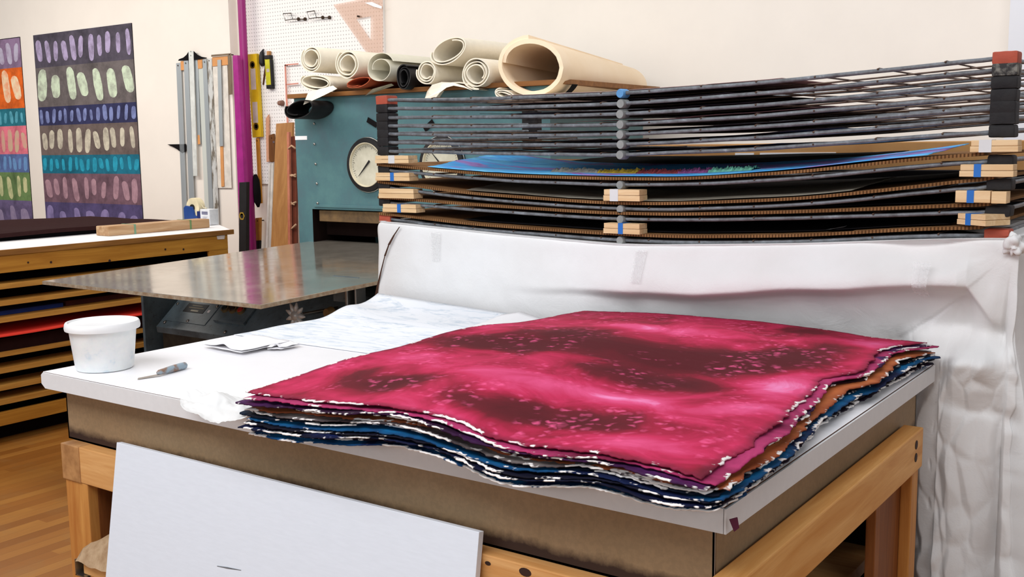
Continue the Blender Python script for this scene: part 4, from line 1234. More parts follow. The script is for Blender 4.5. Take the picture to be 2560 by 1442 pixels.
roll('felt_roll', 'biggest roll, a thick buff felt tube lying right of the other rolls on the press', big_c, .190, .140, 1.22, M['felt_tan'], tilt=-.16, start=1.75, cw=1, gap=.018, th=.021, y1=3.80, drift=(-.12, -.035), taper=.20, rag=.0055)
roll('felt_fold', 'small pleated cream felt fold under the left side of the biggest roll', cxz((-2.3197, 2.69, 1.6469)), .06, .030, 2.2, F, tilt=-.3, start=2.2, gap=.010)
roll('felt_pad', 'flat cream felt pad under the biggest roll', cxz((-2.0774, 2.66, 1.6172)), .125, .012, .9, F, start=3.2, gap=.0, th=.008, y0=2.64)
# limp sheet corner hanging over the plank
hang = prism([(-3.5904, 2.66, 1.6401), (-3.5717, 2.68, 1.7027), (-3.4917, 2.69, 1.7206), (-3.3975, 2.69, 1.7331), (-3.3596, 2.68, 1.7148), (-3.4439, 2.67, 1.685)], (0, .004, 0))
tag(link('felt_flap', hang, F), 'white pointed felt corner hanging over the left end of the plank', 'felt')
wv_ = prism([(-2.7523, 2.66, 1.6433), (-2.7362, 2.66, 1.677), (-2.7136, 2.67, 1.7069), (-2.6619, 2.68, 1.7182), (-2.6063, 2.69, 1.7143), (-2.5389, 2.69, 1.6964), (-2.4869, 2.69, 1.6718), (-2.5266, 2.68, 1.6861), (-2.589, 2.68, 1.6981), (-2.6251, 2.67, 1.6899), (-2.6569, 2.66, 1.6682), (-2.6874, 2.66, 1.641)], (0, .004, 0))
tag(link('felt_flap', wv_, F), 'wavy cream felt sheet hanging over the front of the press above its second gauge', 'felt')
flap2 = prism([(-3.1645, 2.68, 1.6708), (-3.1267, 2.7, 1.706), (-3.0017, 2.7, 1.7264), (-2.9861, 2.7, 1.7159), (-3.0827, 2.69, 1.6919)], (0, .004, 0))
tag(link('dark_flap', flap2, mat_plain('khaki_flap', rgb(92, 88, 66), .7, c2=rgb(60, 50, 38))), 'khaki strip hanging over the plank below the black roll', 'strip')
def strip_on_big(u, w):
    # follows the outside of the roll
    a = math.radians(-22 - 34 * w)
    x = big_c[0] + .197 * math.cos(a) * math.cos(-.16) - .147 * math.sin(a) * math.sin(-.16)
    z = big_c[1] + .197 * math.cos(a) * math.sin(-.16) + .147 * math.sin(a) * math.cos(-.16)
    return Vector((x, 2.80 + .05 * u + .01 * w, z))
part('black_tape', grid(strip_on_big, 4, 10), M['black_matt'], [o for o in bpy.data.objects if o.get('label', '').startswith('biggest roll')][0], 'piece of black tape')

# ------------------------------------------------------------------ pegboard wall
N = Nodes('pegboard_white')
v = N.coord((1, 1, 1))
sep = N.n('ShaderNodeSeparateXYZ')
N.l(v, sep.inputs[0])
fx = N.math('SUBTRACT', N.math('FRACT', N.math('DIVIDE', sep.outputs['X'], .0254)), .5)
fz_ = N.math('SUBTRACT', N.math('FRACT', N.math('DIVIDE', sep.outputs['Z'], .0254)), .5)
d2 = N.math('ADD', N.math('MULTIPLY', fx, fx), N.math('MULTIPLY', fz_, fz_))
hole = N.math('LESS_THAN', d2, .030)
N.color(N.mix(N.math('MULTIPLY', hole, .6), rgb(242, 240, 238), rgb(120, 112, 108)))
M['peg'] = N.set(.6, 0., .3)
pbx0, pbx1 = -5.5845, -4.1955
pbz0 = 1.1571
peg = link('pegboard', box(pbx0, pbx1, 3.982, 4.0, pbz0, 2.75, .001), M['peg'])
tag(peg, 'white perforated pegboard on the back wall behind the felts', 'pegboard')
hk = mat_plain('bronze_hook', rgb(74, 56, 42), .5, .5)
for pts, lab in (([(-5.1036, 3.95, 2.3527), (-5.0232, 3.95, 2.3489), (-5.0136, 3.95, 2.3074), (-5.0862, 3.95, 2.3048)], 'left of the two wire tool holders high on the pegboard'),
                 ([(-4.869, 3.95, 2.3446), (-4.795, 3.95, 2.3465), (-4.7782, 3.95, 2.2998), (-4.8482, 3.95, 2.2972)], 'right of the two wire tool holders high on the pegboard')):
    pts = [Vector(p) for p in pts]
    th = thing('tool_holder', tuple(pts[2]), lab, 'hook', 'wire tool holders on the pegboard')
    part('ring', tube(pts + [pts[0], pts[1]], .0032, 6), hk, th, smooth=True)
    e = pts[2] + Vector((.10, .018, -.006))
    part('arm', tube([pts[2], pts[2] + Vector((.05, .008, -.003)), e, e + Vector((0, .025, 0))], .0034, 6), hk, th, smooth=True)
    for q in (pts[2] + Vector((.048, .006, -.003)), e):
        part('disc', cyl(q + Vector((0, .002, 0)), (.9, -.1, 0), .012, .009, 12), hk, th, smooth=True)
# clear plastic set square
N = Nodes('pink_clear_plastic')
N.color(rgb(236, 196, 172))
M['clear'] = N.set(.12, 0., .6, **{'Alpha': .32})
tq = [Vector(p) for p in ((-4.6257, 3.965, 2.3736), (-4.1748, 3.965, 2.4013), (-4.1879, 3.965, 2.0599), (-4.3659, 3.965, 2.0762))]
outer = [Vector((-4.6257, 3.965, 2.3736)), Vector((-4.1785, 3.965, 2.3965)), Vector((-4.1984, 3.965, 1.8796))]
cen = (outer[0] + outer[1] + outer[2]) / 3
inner = [cen + (p - cen) * .30 for p in outer]
bm = BM()
vo_ = [bm.verts.new(p) for p in outer]
vi_ = [bm.verts.new(p) for p in inner]
for i in range(3):
    j = (i + 1) % 3
    bm.faces.new((vo_[i], vo_[j], vi_[j], vi_[i]))
ext = bmesh.ops.extrude_face_region(bm, geom=bm.faces[:])
for e in ext['geom']:
    if isinstance(e, bmesh.types.BMVert):
        e.co.y -= .004
bmesh.ops.recalc_face_normals(bm, faces=bm.faces)
ssq = thing('set_square', tuple(outer[1]), 'large clear pinkish plastic set square hanging on the pegboard', 'set square')
part('plate', bm, M['clear'], ssq)
part('peg', cyl(Vector((-4.3916, 3.986, 2.2778)), (0, -1, 0), .006, .04, 10), hk, ssq, smooth=True)
hi = Vector((-4.2696, 3.958, 2.3375))
glare = prism([(-4.3338, 3.959, 2.3611), (-4.2696, 3.959, 2.3606), (-4.1828, 3.959, 2.3251), (-4.1869, 3.959, 2.3102), (-4.2531, 3.959, 2.3285)], (0, -.0006, 0))  # painted highlight on the set square
part('white_glare', glare, M['paper'], ssq, 'white glare painted on the plastic')

M['yellow'] = mat_plain('yellow_enamel', rgb(226, 190, 26), .45, c2=rgb(206, 166, 20), scale=10.)
M['vial'] = mat_plain('vial', rgb(120, 96, 30), .2)
def level(name, pts, label, m, holes, y, thick=.024):
    a, b, c_, d_ = [Vector(p) for p in pts]          # top-left, top-right, bottom-right, bottom-left
    th = thing(name, tuple(d_), label, 'spirit level')
    part('body', prism([a, b, c_, d_], (0, thick, 0), .002), m, th)
    for (t, half, kind) in holes:
        p = (a + b) / 2 * (1 - t) + (c_ + d_) / 2 * t
        w = (b - a).length * .27
        if kind == 'slot':
            q = prism([p + Vector((-w, -.001, half)), p + Vector((w, -.001, half)), p + Vector((w, -.001, -half)), p + Vector((-w, -.001, -half))], (0, .002, 0), .0006)
            part('slot', q, mat_plain('slot_pale', rgb(206, 190, 178), .7), th, 'pale oval slot')
        else:
            part('vial', lathe([(w * 1.0, 0.), (w * 1.0, .003), (w * .72, .003), (w * .6, .001), (0, .001)], p + Vector((0, .001, 0)), 'Y', 20), mat_plain('vial_ring', rgb(96, 70, 24), .3), th, 'round bubble vial', auto=40)
    return th
level('spirit_level', [(-5.497, 3.95, 2.0954), (-5.3983, 3.95, 2.0952), (-5.3859, 3.95, 1.5008), (-5.481, 3.95, 1.4965)], 'long yellow spirit level hanging on the pegboard beside the tall purple tube', M['yellow'],
      [(.13, .0, 'vial'), (.30, .075, 'slot'), (.70, .075, 'slot'), (.87, .0, 'vial')], 3.95)
lv = level('torpedo_level', [(-5.321, 3.955, 2.0683), (-5.2664, 3.955, 2.0708), (-5.2592, 3.955, 1.851), (-5.314, 3.955, 1.8477)], 'short yellow-green torpedo level with black ends on the pegboard', mat_plain('lime_yellow', rgb(206, 200, 40), .45), [(.45, .012, 'slot')], 3.955)
for p in ((-5.2906, 3.952, 2.0636), (-5.2829, 3.952, 1.8548)):
    part('end_cap', box(p[0] - .026, p[0] + .030, 3.948, 3.982, p[2] - .014, p[2] + .014, .005), M['black'], lv, 'black end cap')
part('side_rail', prism([(-5.2676, 3.953, 2.0483), (-5.2531, 3.953, 2.0475), (-5.2476, 3.953, 1.8674), (-5.2622, 3.953, 1.868)], (0, .02, 0)), M['black'], lv)
# hammer
hm = thing('hammer', (-5.3632, 3.95, 2.0479), 'dark headed hammer hanging between the two yellow levels', 'hammer')
p0, p1 = Vector((-5.3421, 3.95, 2.0467)), Vector((-5.4043, 3.95, 1.8741))
part('handle', tube([p0 + Vector((.02, .035, 0)), p0 * .6 + p1 * .4 + Vector((.02, .035, 0)), p1 + Vector((.03, .035, 0))], [.012, .011, .009], 10), mat_plain('dark_handle', rgb(92, 54, 34), .5), hm, smooth=True)
hd = Vector((-5.3576, 3.965, 2.0683))
part('head', tube([hd + Vector((.02, 0, .055)), hd + Vector((.0, 0, .03)), hd, hd + Vector((-.004, 0, -.04)), hd + Vector((.008, 0, -.058))], [.004, .014, .022, .021, .016], 10), M['black'], hm, smooth=True)
part('tip', box(p0.x + .045, p0.x + .068, 3.955, 3.98, p0.z + .03, p0.z + .06, .003), M['plywood'], hm, 'wooden end of the handle')
def nail(parent, p, wall=3.984):
    part('nail', tube([(p[0], wall, p[2]), (p[0], p[1] - .003, p[2])], .004, 8), M['knot'], parent)
def to_floor(p):
    p = [Vector(q) for q in p]
    for a, b in ((1, 2), (0, 3)):
        t = p[a].z / (p[a].z - p[b].z)
        p[b] = p[a] + (p[b] - p[a]) * t
        p[b].z = .0005
    return p
def stick(name, pts, label, cat, m, thick=.012, bev=.002):
    return tag(link(name, prism(pts, (0, thick, 0), bev), m), label, cat)
yst = stick('yardstick', [(-5.4582, 3.96, 1.4904), (-5.4278, 3.96, 1.4928), (-5.4242, 3.96, 1.0169), (-5.4548, 3.96, 1.0134)], 'narrow orange wooden stick hanging below the long yellow level', 'stick', mat_plain('orange_stick', rgb(212, 144, 44), .6))
nail(yst, (-5.4421, 3.96, 1.4727))
bh = tube([(-5.4456, 3.93, 1.2288), (-5.4396, 3.93, 1.188), (-5.4367, 3.93, 1.1003), (-5.4328, 3.93, 1.0271), (-5.4267, 3.93, 0.989)], [.012, .024, .028, .024, .008], 12)
tag(link('black_brush', bh, M['black_matt'], smooth=True), 'black rounded brush hanging low beside the tall purple tube', 'brush')
cl = thing('chisel', (-5.4596, 3.93, 0.6864), 'wooden handled tool with a black end, low beside the tall purple tube', 'tool')
part('handle', prism([(-5.4782, 3.94, 0.9075), (-5.4257, 3.94, 0.912), (-5.441, 3.94, 0.7428), (-5.4895, 3.94, 0.7379)], (0, .02, 0), .003), mat_plain('chisel_wood', rgb(190, 130, 50), .6), cl)
nail(cl, (-5.4534, 3.94, 0.8876), 4.002)
part('ferrule', prism([(-5.4895, 3.94, 0.7379), (-5.441, 3.94, 0.7428), (-5.453, 3.94, 0.6263), (-5.5016, 3.94, 0.6209)], (0, .02, 0), .003), M['black'], cl)
stick('pink_stick', [(-5.3418, 3.96, 1.6322), (-5.3104, 3.96, 1.66), (-5.3275, 3.96, 1.3212), (-5.3532, 3.96, 1.3184)], 'thin pinkish wooden stick on the pegboard left of the saw', 'stick', mat_plain('pink_wood', rgb(228, 170, 134), .7))
sw = thing('saw', (-5.2902, 3.95, 1.3328), 'brown wooden saw handle hanging on the pegboard edge', 'saw')
part('handle', prism([(-5.3086, 3.95, 1.5111), (-5.2573, 3.95, 1.5217), (-5.2613, 3.95, 1.3212), (-5.2997, 3.95, 1.3156), (-5.3149, 3.95, 1.3444)], (0, .02, 0), .005), mat_wood('saw_wood', rgb(134, 86, 40), rgb(92, 54, 24), 'Z'), sw)
nail(sw, (-5.2761, 3.95, 1.4906))
part('rivet', cyl(Vector((-5.2546, 3.948, 1.4617)), (0, -1, 0), .008, .004, 10), M['steel'], sw)
for px_, lab in ((0, 'left of two thin white mouldings leaning under the pegboard'), (1, 'right of two thin white mouldings leaning under the pegboard')):
    pts = [[(-5.2947, 3.93, 1.3102), (-5.2778, 3.93, 1.3102), (-5.3207, 3.9, 0.6364), (-5.3423, 3.9, 0.6354)], [(-5.2582, 3.92, 1.3103), (-5.2372, 3.92, 1.3103), (-5.2598, 3.88, 0.6413), (-5.2853, 3.88, 0.64)]][px_]
    tag(link('white_moulding', prism(to_floor(pts), (0, .012, 0), .001), mat_plain('white_moulding_paint_%d' % px_, rgb(232, 228, 220), .6)), lab, 'moulding', 'white mouldings')
fs_m = mat_plain('salmon_ruler', rgb(226, 150, 132), .6)
rs = thing('red_square', (-5.1025, 3.96, 2.0061), 'salmon coloured thin angle ruler hanging right of the levels', 'ruler')
nail(rs, (-5.1153, 3.96, 1.9956))
part('long_arm', prism([(-5.1232, 3.96, 2.0016), (-5.1108, 3.96, 2.0037), (-5.1079, 3.96, 1.5643), (-5.1245, 3.96, 1.5618)], (0, .004, 0)), fs_m, rs)
part('short_arm', prism([(-5.1194, 3.96, 1.9959), (-5.1189, 3.96, 2.0042), (-4.9854, 3.96, 2.0052), (-4.9858, 3.96, 1.997)], (0, .004, 0)), fs_m, rs)
part('short_arm', prism([(-5.1152, 3.96, 1.8592), (-5.1147, 3.96, 1.8675), (-4.993, 3.96, 1.8705), (-4.9934, 3.96, 1.8622)], (0, .004, 0)), fs_m, rs)
tag(link('peg_knob', cyl(Vector((-5.1804, 3.983, 1.736)), (0, -1, 0), .022, .04, 16, .016, .003), mat_plain('brown_knob', rgb(140, 100, 84), .5), auto=40), 'brown round peg knob left of the salmon angle ruler', 'knob')
# boards and tubes leaning in the corner
lbm = prism(to_floor([(-5.1248, 3.86, 1.589), (-4.9584, 3.86, 1.5935), (-4.8975, 3.72, 0.6737), (-5.0845, 3.72, 0.6645)]), (0, .02, 0), .002)
tag(link('leaning_board', lbm, mat_wood('stained_board', rgb(182, 132, 76), rgb(146, 96, 48), 'Z', .6)), 'stained brown board leaning between the pegboard and the press', 'board')
cv = thing('carved_panel', (-4.831, 3.68, 0.7359), 'narrow terracotta openwork panel standing against the left side of the press', 'panel')
cpm = mat_plain('terracotta', rgb(196, 124, 98), .7, c2=rgb(170, 96, 74), scale=12.)
part('back_board', prism(to_floor([(-4.8282, 3.7, 1.492), (-4.758, 3.7, 1.4963), (-4.7109, 3.62, 0.692), (-4.789, 3.62, 0.6882)]), (0, .014, 0)), mat_plain('dark_red_wood', rgb(112, 52, 32), .7), cv)
part('stile', prism(to_floor([(-4.8135, 3.67, 1.5239), (-4.7941, 3.67, 1.5235), (-4.7408, 3.59, 0.6933), (-4.7643, 3.59, 0.6922)]), (0, .02, 0), .002), cpm, cv)
for pts in ([(-4.7937, 3.66, 1.4113), (-4.7615, 3.66, 1.4324), (-4.7279, 3.66, 1.4134)], [(-4.7891, 3.65, 1.2398), (-4.7587, 3.65, 1.2292), (-4.7233, 3.65, 1.2401)], [(-4.7862, 3.65, 1.2237), (-4.7582, 3.65, 1.2372), (-4.7242, 3.65, 1.224)], [(-4.7842, 3.64, 1.0731), (-4.7586, 3.64, 1.0439), (-4.7193, 3.64, 1.0554)], [(-4.7876, 3.64, 1.0135), (-4.7586, 3.64, 1.0439), (-4.7358, 3.64, 1.0362)], [(-4.771, 3.62, 0.8634), (-4.7387, 3.62, 0.8834), (-4.7065, 3.62, 0.9061)]):
    part('tracery', tube(pts, .0065, 6), mat_plain('pale_tracery', rgb(206, 166, 132), .7), cv, smooth=True)
M['purple'] = mat_plain('purple_tube', rgb(164, 36, 124), .35, c2=rgb(140, 26, 104), scale=4., stretch=(1, 1, .15))
tx = -5.4755
tt = tube([(tx, 3.90, .0), (tx, 3.90, 1.3), (tx, 3.90, 2.9)], .0285, 24)
tag(link('purple_tube', tt, M['purple'], auto=50), 'tall purple tube standing upright in the wall corner', 'tube')
sb = prism(to_floor([(-5.4813, 3.8, 2.0795), (-5.4301, 3.8, 2.0765), (-5.3156, 3.72, 0.6531), (-5.4017, 3.72, 0.6489)]), (0, .03, 0), .005)
sbo = tag(link('purple_bar', sb, mat_plain('purple_metal', rgb(176, 44, 140), .3, .2)), 'shorter purple bar leaning left of the tall purple tube', 'bar')
part('slot', prism([(-5.4556, 3.799, 2.0023), (-5.4428, 3.799, 2.0016), (-5.433, 3.794, 1.8747), (-5.4458, 3.794, 1.8753)], (0, -.0012, 0)), mat_plain('worn_slot', rgb(170, 140, 130), .5), sbo, 'worn slot near the top of the bar')
bl = thing('black_level', (-5.3115, 3.66, 0.6874), 'black spirit level leaning low in front of the purple bar', 'spirit level')
part('body', prism(to_floor([(-5.3304, 3.68, 1.18), (-5.2543, 3.68, 1.1835), (-5.2749, 3.66, 0.6034), (-5.3518, 3.66, 0.5993)]), (0, .03, 0), .002), M['black'], bl)
part('vial', lathe([(.030, 0), (.030, .003), (.021, .003), (.02, .0), (0, 0)], Vector((-5.3078, 3.672, 0.9431)), 'Y', 6), mat_plain('brass', rgb(196, 160, 60), .4, .4), bl, 'brass hexagonal vial ring', auto=30)
part('slot', prism([(-5.3118, 3.667, 0.8011), (-5.2948, 3.667, 0.8017), (-5.3044, 3.667, 0.7243), (-5.3215, 3.667, 0.7236)], (0, .004, 0)), mat_plain('slot_grey', rgb(150, 140, 130), .6), bl)

# ------------------------------------------------------------------ rulers on the left wall
WY = 3.92
def wall_strip(name, label, cat, pts, m, th=.006, group='rulers hung on the left wall', y=None):
    o = link(name, prism(pts, (0, th, 0), .0008), m)
    return tag(o, label, cat, group)
M['ply_orange'] = mat_plain('orange_ply', rgb(216, 152, 92), .6, var=.06)
M['translucent'] = mat_plain('milky_ruler', rgb(206, 210, 204), .5, c2=rgb(190, 196, 190), scale=5., stretch=(1, 1, .1))
M['mottled'] = mat_plain('corroded_metal', rgb(206, 208, 206), .5, .2, c2=rgb(120, 112, 100), scale=14., stretch=(2, 1, .6), lo=.4, hi=.52)
r1 = thing('straightedge', (-6.3424, 3.92, 0.8999), 'grey straightedge, leftmost of the row on the left wall', 'ruler', 'rulers hung on the left wall')
part('blade', prism([(-6.2652, 3.912, 2.0725), (-6.2075, 3.912, 2.0723), (-6.2338, 3.912, 0.841), (-6.2878, 3.912, 0.8393)], (0, .005, 0), .0006), M['alu'], r1)
part('hang_hole', cyl(Vector((-6.2421, 3.9115, 2.0532)), (0, -1, 0), .006, .0015, 12), M['knot'], r1)
t1 = thing('t_square', (-6.2208, 3.91, 0.966), 'grey ruler with an orange plywood tab, second from the left on the wall', 'ruler', 'rulers hung on the left wall')
part('blade', prism([(-6.1649, 3.906, 2.0876), (-6.1127, 3.906, 2.0876), (-6.1291, 3.906, 0.8447), (-6.192, 3.906, 0.8427)], (0, .005, 0), .0006), M['alu'], t1)
part('plywood_tab', prism([(-6.2086, 3.91, 2.0843), (-6.1703, 3.91, 2.0851), (-6.1713, 3.91, 2.0165), (-6.2097, 3.91, 2.0154)], (0, .008, 0), .001), M['ply_orange'], t1, 'orange plywood tab')
part('hang_hole', cyl(Vector((-6.1417, 3.905, 2.0654)), (0, -1, 0), .007, .0015, 12), M['steel'], t1)
t2 = thing('t_square', (-6.1342, 3.9, 1.2753), 'white T-square with a black curved head, standing tallest in the row', 'ruler', 'rulers hung on the left wall')
part('blade', prism([(-6.0886, 3.895, 2.1507), (-6.0323, 3.895, 2.1502), (-6.0613, 3.895, 1.2148), (-6.1089, 3.895, 1.2145)], (0, .004, 0), .0006), mat_plain('white_rule', rgb(222, 226, 222), .5), t2)
part('head', prism([(-6.224, 3.9, 2.0875), (-6.2135, 3.9, 2.0989), (-6.1602, 3.9, 2.1078), (-6.1207, 3.9, 2.1263), (-6.0952, 3.9, 2.1484), (-6.0389, 3.9, 2.1479), (-5.9993, 3.9, 2.1191), (-5.9498, 3.9, 2.1015), (-5.8953, 3.9, 2.0925), (-5.8957, 3.9, 2.0867), (-6.0582, 3.9, 2.0842)], (0, .008, 0), .001), M['black_matt'], t2, 'black curved head')
for py_ in (0, 1):
    part('mark', cyl(Vector(((-6.0601, 3.8945, 2.1459), (-6.0626, 3.8945, 2.1166))[py_]), (0, -1, 0), .006, .001, 10), mat_plain('rule_mark_%d' % py_, rgb(150, 156, 150), .5), t2)
t3 = thing('straightedge', (-6.0897, 3.91, 1.2751), 'narrow grey straightedge just right of the white T-square', 'ruler', 'rulers hung on the left wall')
part('blade', prism([(-6.0471, 3.91, 2.09), (-6.005, 3.91, 2.0906), (-6.0184, 3.91, 1.4565), (-6.0563, 3.91, 1.4539)], (0, .005, 0), .0006), M['alu'], t3)
part('plywood_tail', prism([(-6.0526, 3.913, 1.5474), (-6.0291, 3.913, 1.5469), (-6.0219, 3.909, 1.4566), (-6.0503, 3.909, 1.4539)], (0, -.002, 0)), M['ply_orange'], t3)
t4 = thing('wide_ruler', (-6.0147, 3.91, 0.9095), 'wide milky ruler with an orange plywood tab, fifth from the left', 'ruler', 'rulers hung on the left wall')
part('blade', prism([(-6.0062, 3.914, 2.023), (-5.9044, 3.914, 2.0236), (-5.9116, 3.914, 0.8511), (-6.0151, 3.914, 0.8478)], (0, .004, 0), .0006), M['translucent'], t4)
part('side_blade', prism([(-5.9476, 3.908, 2.0813), (-5.9015, 3.908, 2.0817), (-5.9135, 3.908, 0.9124), (-5.9603, 3.908, 0.9111)], (0, .004, 0), .0006), M['alu'], t4)
part('plywood_tab', prism([(-6.0101, 3.91, 2.085), (-5.9544, 3.91, 2.0848), (-5.9598, 3.91, 2.0175), (-6.0063, 3.91, 2.0169)], (0, .008, 0), .001), M['ply_orange'], t4, 'orange plywood tab')
part('hang_hole', cyl(Vector((-5.9248, 3.907, 2.0624)), (0, -1, 0), .007, .0015, 12), M['steel'], t4)
t5 = wall_strip('corroded_ruler', 'mottled corroded metal ruler, third from the right on the wall', 'ruler', [(-5.8992, 3.91, 2.0846), (-5.8444, 3.91, 2.0844), (-5.8544, 3.91, 0.8076), (-5.9102, 3.91, 0.8056)], M['mottled'])
nail(t5, (-5.873, 3.91, 2.0685), 3.932)
t6 = thing('t_square', (-5.7926, 3.91, 1.6312), 'white strip T-square with a broad orange plywood head', 'ruler', 'rulers hung on the left wall')
part('blade', prism([(-5.7725, 3.902, 2.0682), (-5.7321, 3.902, 2.0688), (-5.7564, 3.902, 1.4387), (-5.7929, 3.902, 1.4361)], (0, .004, 0), .0006), M['alu'], t6)
part('wide_blade', prism([(-5.8472, 3.916, 2.0265), (-5.6808, 3.916, 2.0264), (-5.6968, 3.916, 1.127), (-5.8517, 3.916, 1.1251)], (0, .003, 0), .0006), mat_plain('pale_panel', rgb(232, 226, 216), .6), t6)
part('head', prism([(-5.8392, 3.91, 2.0928), (-5.6644, 3.91, 2.0913), (-5.6646, 3.91, 2.028), (-5.8398, 3.91, 2.0258)], (0, .008, 0), .001), M['ply_orange'], t6, 'broad orange plywood head')
part('tail', prism([(-5.7979, 3.91, 1.4391), (-5.7661, 3.91, 1.4388), (-5.7747, 3.91, 1.1382), (-5.8069, 3.91, 1.1349)], (0, .006, 0), .001), M['ply_orange'], t6)
fsq = thing('framing_square', (-5.6067, 3.895, 2.0927), 'dull brown steel framing square hung at the right end of the rulers', 'square', 'rulers hung on the left wall')
fsm = mat_plain('dull_steel', rgb(136, 118, 98), .5, .5, var=.1)
nail(fsq, (fsq.location.x - .02, fsq.location.y, fsq.location.z + .006), 3.932)
part('tongue', prism([(-5.8322, 3.898, 2.1091), (-5.6136, 3.898, 2.1076), (-5.6146, 3.898, 2.0934), (-5.8333, 3.898, 2.0946)], (0, .004, 0), .0006), fsm, fsq)
part('blade', prism([(-5.6465, 3.896, 2.1066), (-5.6112, 3.896, 2.1073), (-5.6192, 3.896, 1.812), (-5.6547, 3.896, 1.8105)], (0, .004, 0), .0006), fsm, fsq)
bk = prism([(-6.4277, 3.92, 1.4581), (-6.2023, 3.92, 1.4586), (-6.2069, 3.92, 1.4036), (-6.2472, 3.92, 1.3855), (-6.303, 3.92, 1.4167), (-6.36, 3.92, 1.4388)], (0, -.008, 0), .001)
tag(link('curved_head', bk, M['black_matt']), 'black curved T-square head sticking out left of the rulers at mid height', 'ruler head')

# ------------------------------------------------------------------ two banded prints on the left wall (plain stand-ins)
def band_print(name, label, p_tl, p_tr, bands, zbot):
    x0, x1, zt = p_tl[0], p_tr[0], (p_tl[2] + p_tr[2]) / 2
    BY_ = 3.924
    o = link(name, box(x0, x1, BY_, BY_ + .006, zbot, zt), M['black_matt'])
    tag(o, label, 'print')
    for i, (za, zb, ca, cb, n) in enumerate(bands):
        Nn = Nodes('%s_band_%d' % (name, i))
        vv = Nn.coord((1, 1, 1))
        mott = Nn.ramp(Nn.noise(vv, 7., 7., .7), [(.3, tuple(q * .45 for q in ca[:3]) + (1.,)), (.6, ca)])
        Nn.color(mott)
        Nn.set(.6, 0., .3)
        # a row of loose upright brush daubs
        rd = random.Random(i * 7 + int(n * 10))
        st = BM()
        nst = int(n * 2.2 * (x1 - x0) / 1.35) + 1
        hgt = za - zb
        for q in range(nst):
            cx_ = x0 + (x1 - x0) * (q + .5 + rd.uniform(-.15, .15)) / nst
            h_ = hgt * rd.uniform(.55, .82)
            cz_ = (za + zb) / 2 + rd.uniform(-.06, .06) * hgt
            wd = (x1 - x0) / nst * rd.uniform(.22, .36)
            sl_ = rd.uniform(-.5, .5) * wd
            ring = []
            for a_ in range(14):
                aa = 2 * PI * a_ / 14
                px_ = wd * math.cos(aa) * (1 + .1 * rd.uniform(-1, 1))
                pz_ = (h_ / 2) * math.copysign(abs(math.sin(aa)) ** .45, math.sin(aa))
                ring.append(st.verts.new((min(x1 - .005, max(x0 + .005, cx_ + px_ + sl_ * pz_ / h_ * 2)), BY_ - .0026, cz_ + pz_)))
            st.faces.new(ring)
        Ns = Nodes('%s_daub_%d' % (name, i))
        vs_ = Ns.coord((1, 1, 1))
        Ns.color(Ns.ramp(Ns.noise(vs_, 11., 6., .7), [(.36, mottc(ca, cb)), (.58, cb)]))
        for fc in st.faces:
            fc.material_index = 1
        add_box(st, x0, x1, BY_ - .002, BY_ + .0002, zb, za)
        part('band', st, [Nn.m, Ns.set(.6, 0., .3)], o)
def mottc(a, b):
    return tuple(.6 * p + .4 * q for p, q in zip(a[:3], b[:3])) + (1.,)
b2z = [2.4155, 2.1345, 1.7988, 1.6404, 1.3839, 1.2260, 0.9756, 0.6605]
cols2 = [((84, 78, 92), (178, 164, 200), 4.6), ((112, 104, 104), (206, 222, 196), 2.9), ((50, 52, 92), (128, 140, 190), 6.2), ((112, 98, 94), (206, 200, 180), 4.8), ((24, 112, 138), (40, 160, 190), 6.4), ((122, 92, 106), (176, 140, 152), 4.2), ((86, 76, 120), (140, 128, 176), 3.)]
band_print('banded_print', 'dark banded print in greys, teal and violet, right of the two on the left wall', (-8.2065, 3.924, 2.4177), (-6.8088, 3.924, 2.4137),
           [(b2z[i], b2z[i + 1], rgb(*cols2[i][0]), rgb(*cols2[i][1]), cols2[i][2]) for i in range(7)], b2z[7])
b1z = [2.4125, 2.1573, 1.8023, 1.6474, 1.3963, 1.2328, 0.9787, 0.6243]
cols1 = [((150, 124, 158), (190, 184, 206), 4.6), ((244, 112, 34), (246, 226, 190), 2.9), ((40, 124, 142), (96, 176, 196), 6.2), ((240, 128, 146), (206, 180, 150), 4.8), ((98, 120, 176), (110, 156, 206), 6.4), ((112, 142, 88), (206, 206, 156), 4.2), ((112, 98, 138), (150, 136, 166), 3.)]
band_print('banded_print', 'bright banded print in orange, pink and green at the left edge of the room', (-9.2214, 3.924, 2.4231), (-8.4219, 3.924, 2.4155),
           [(b1z[i], b1z[i + 1], rgb(*cols1[i][0]), rgb(*cols1[i][1]), cols1[i][2]) for i in range(7)], b1z[7])

# ------------------------------------------------------------------ wooden bench with shelves
BX = -4.34
bench = thing('shelf_bench', (-5.2, 1.6, 0), 'long ochre wooden bench with a white top and many open shelves, at the left', 'bench')
BZ = .945
part('bench_top', prism([(BX - .004, .2, BZ - .012), (BX - .004, 2.76, BZ - .012), (-4.72, 2.99, BZ - .012), (-6.3, 2.99, BZ - .012), (-6.3, .2, BZ - .012)], (0, 0, .012)), M['laminate'], bench, 'white top surface')
part('top_edge', box(BX - .006, BX + .006, .2, 2.78, BZ - .028, BZ - .0005, .001), mat_wood('bench_edge_dark', rgb(168, 116, 54), rgb(120, 76, 34), 'Y'), bench)
fr = part('front_apron', box(BX - .02, BX, .2, 2.735, BZ - .112, BZ - .0285, .001), M['bench_y'], bench, 'ochre front board')
part('front_post', box(BX - .02, BX - .001, 2.60, 2.735, 0.02, BZ - .1125, .001), M['bench_y'], bench)
part('end_panel', box(-6.2, BX - .021, 2.70, 2.735, .02, BZ - .013), M['bench_y'], bench)
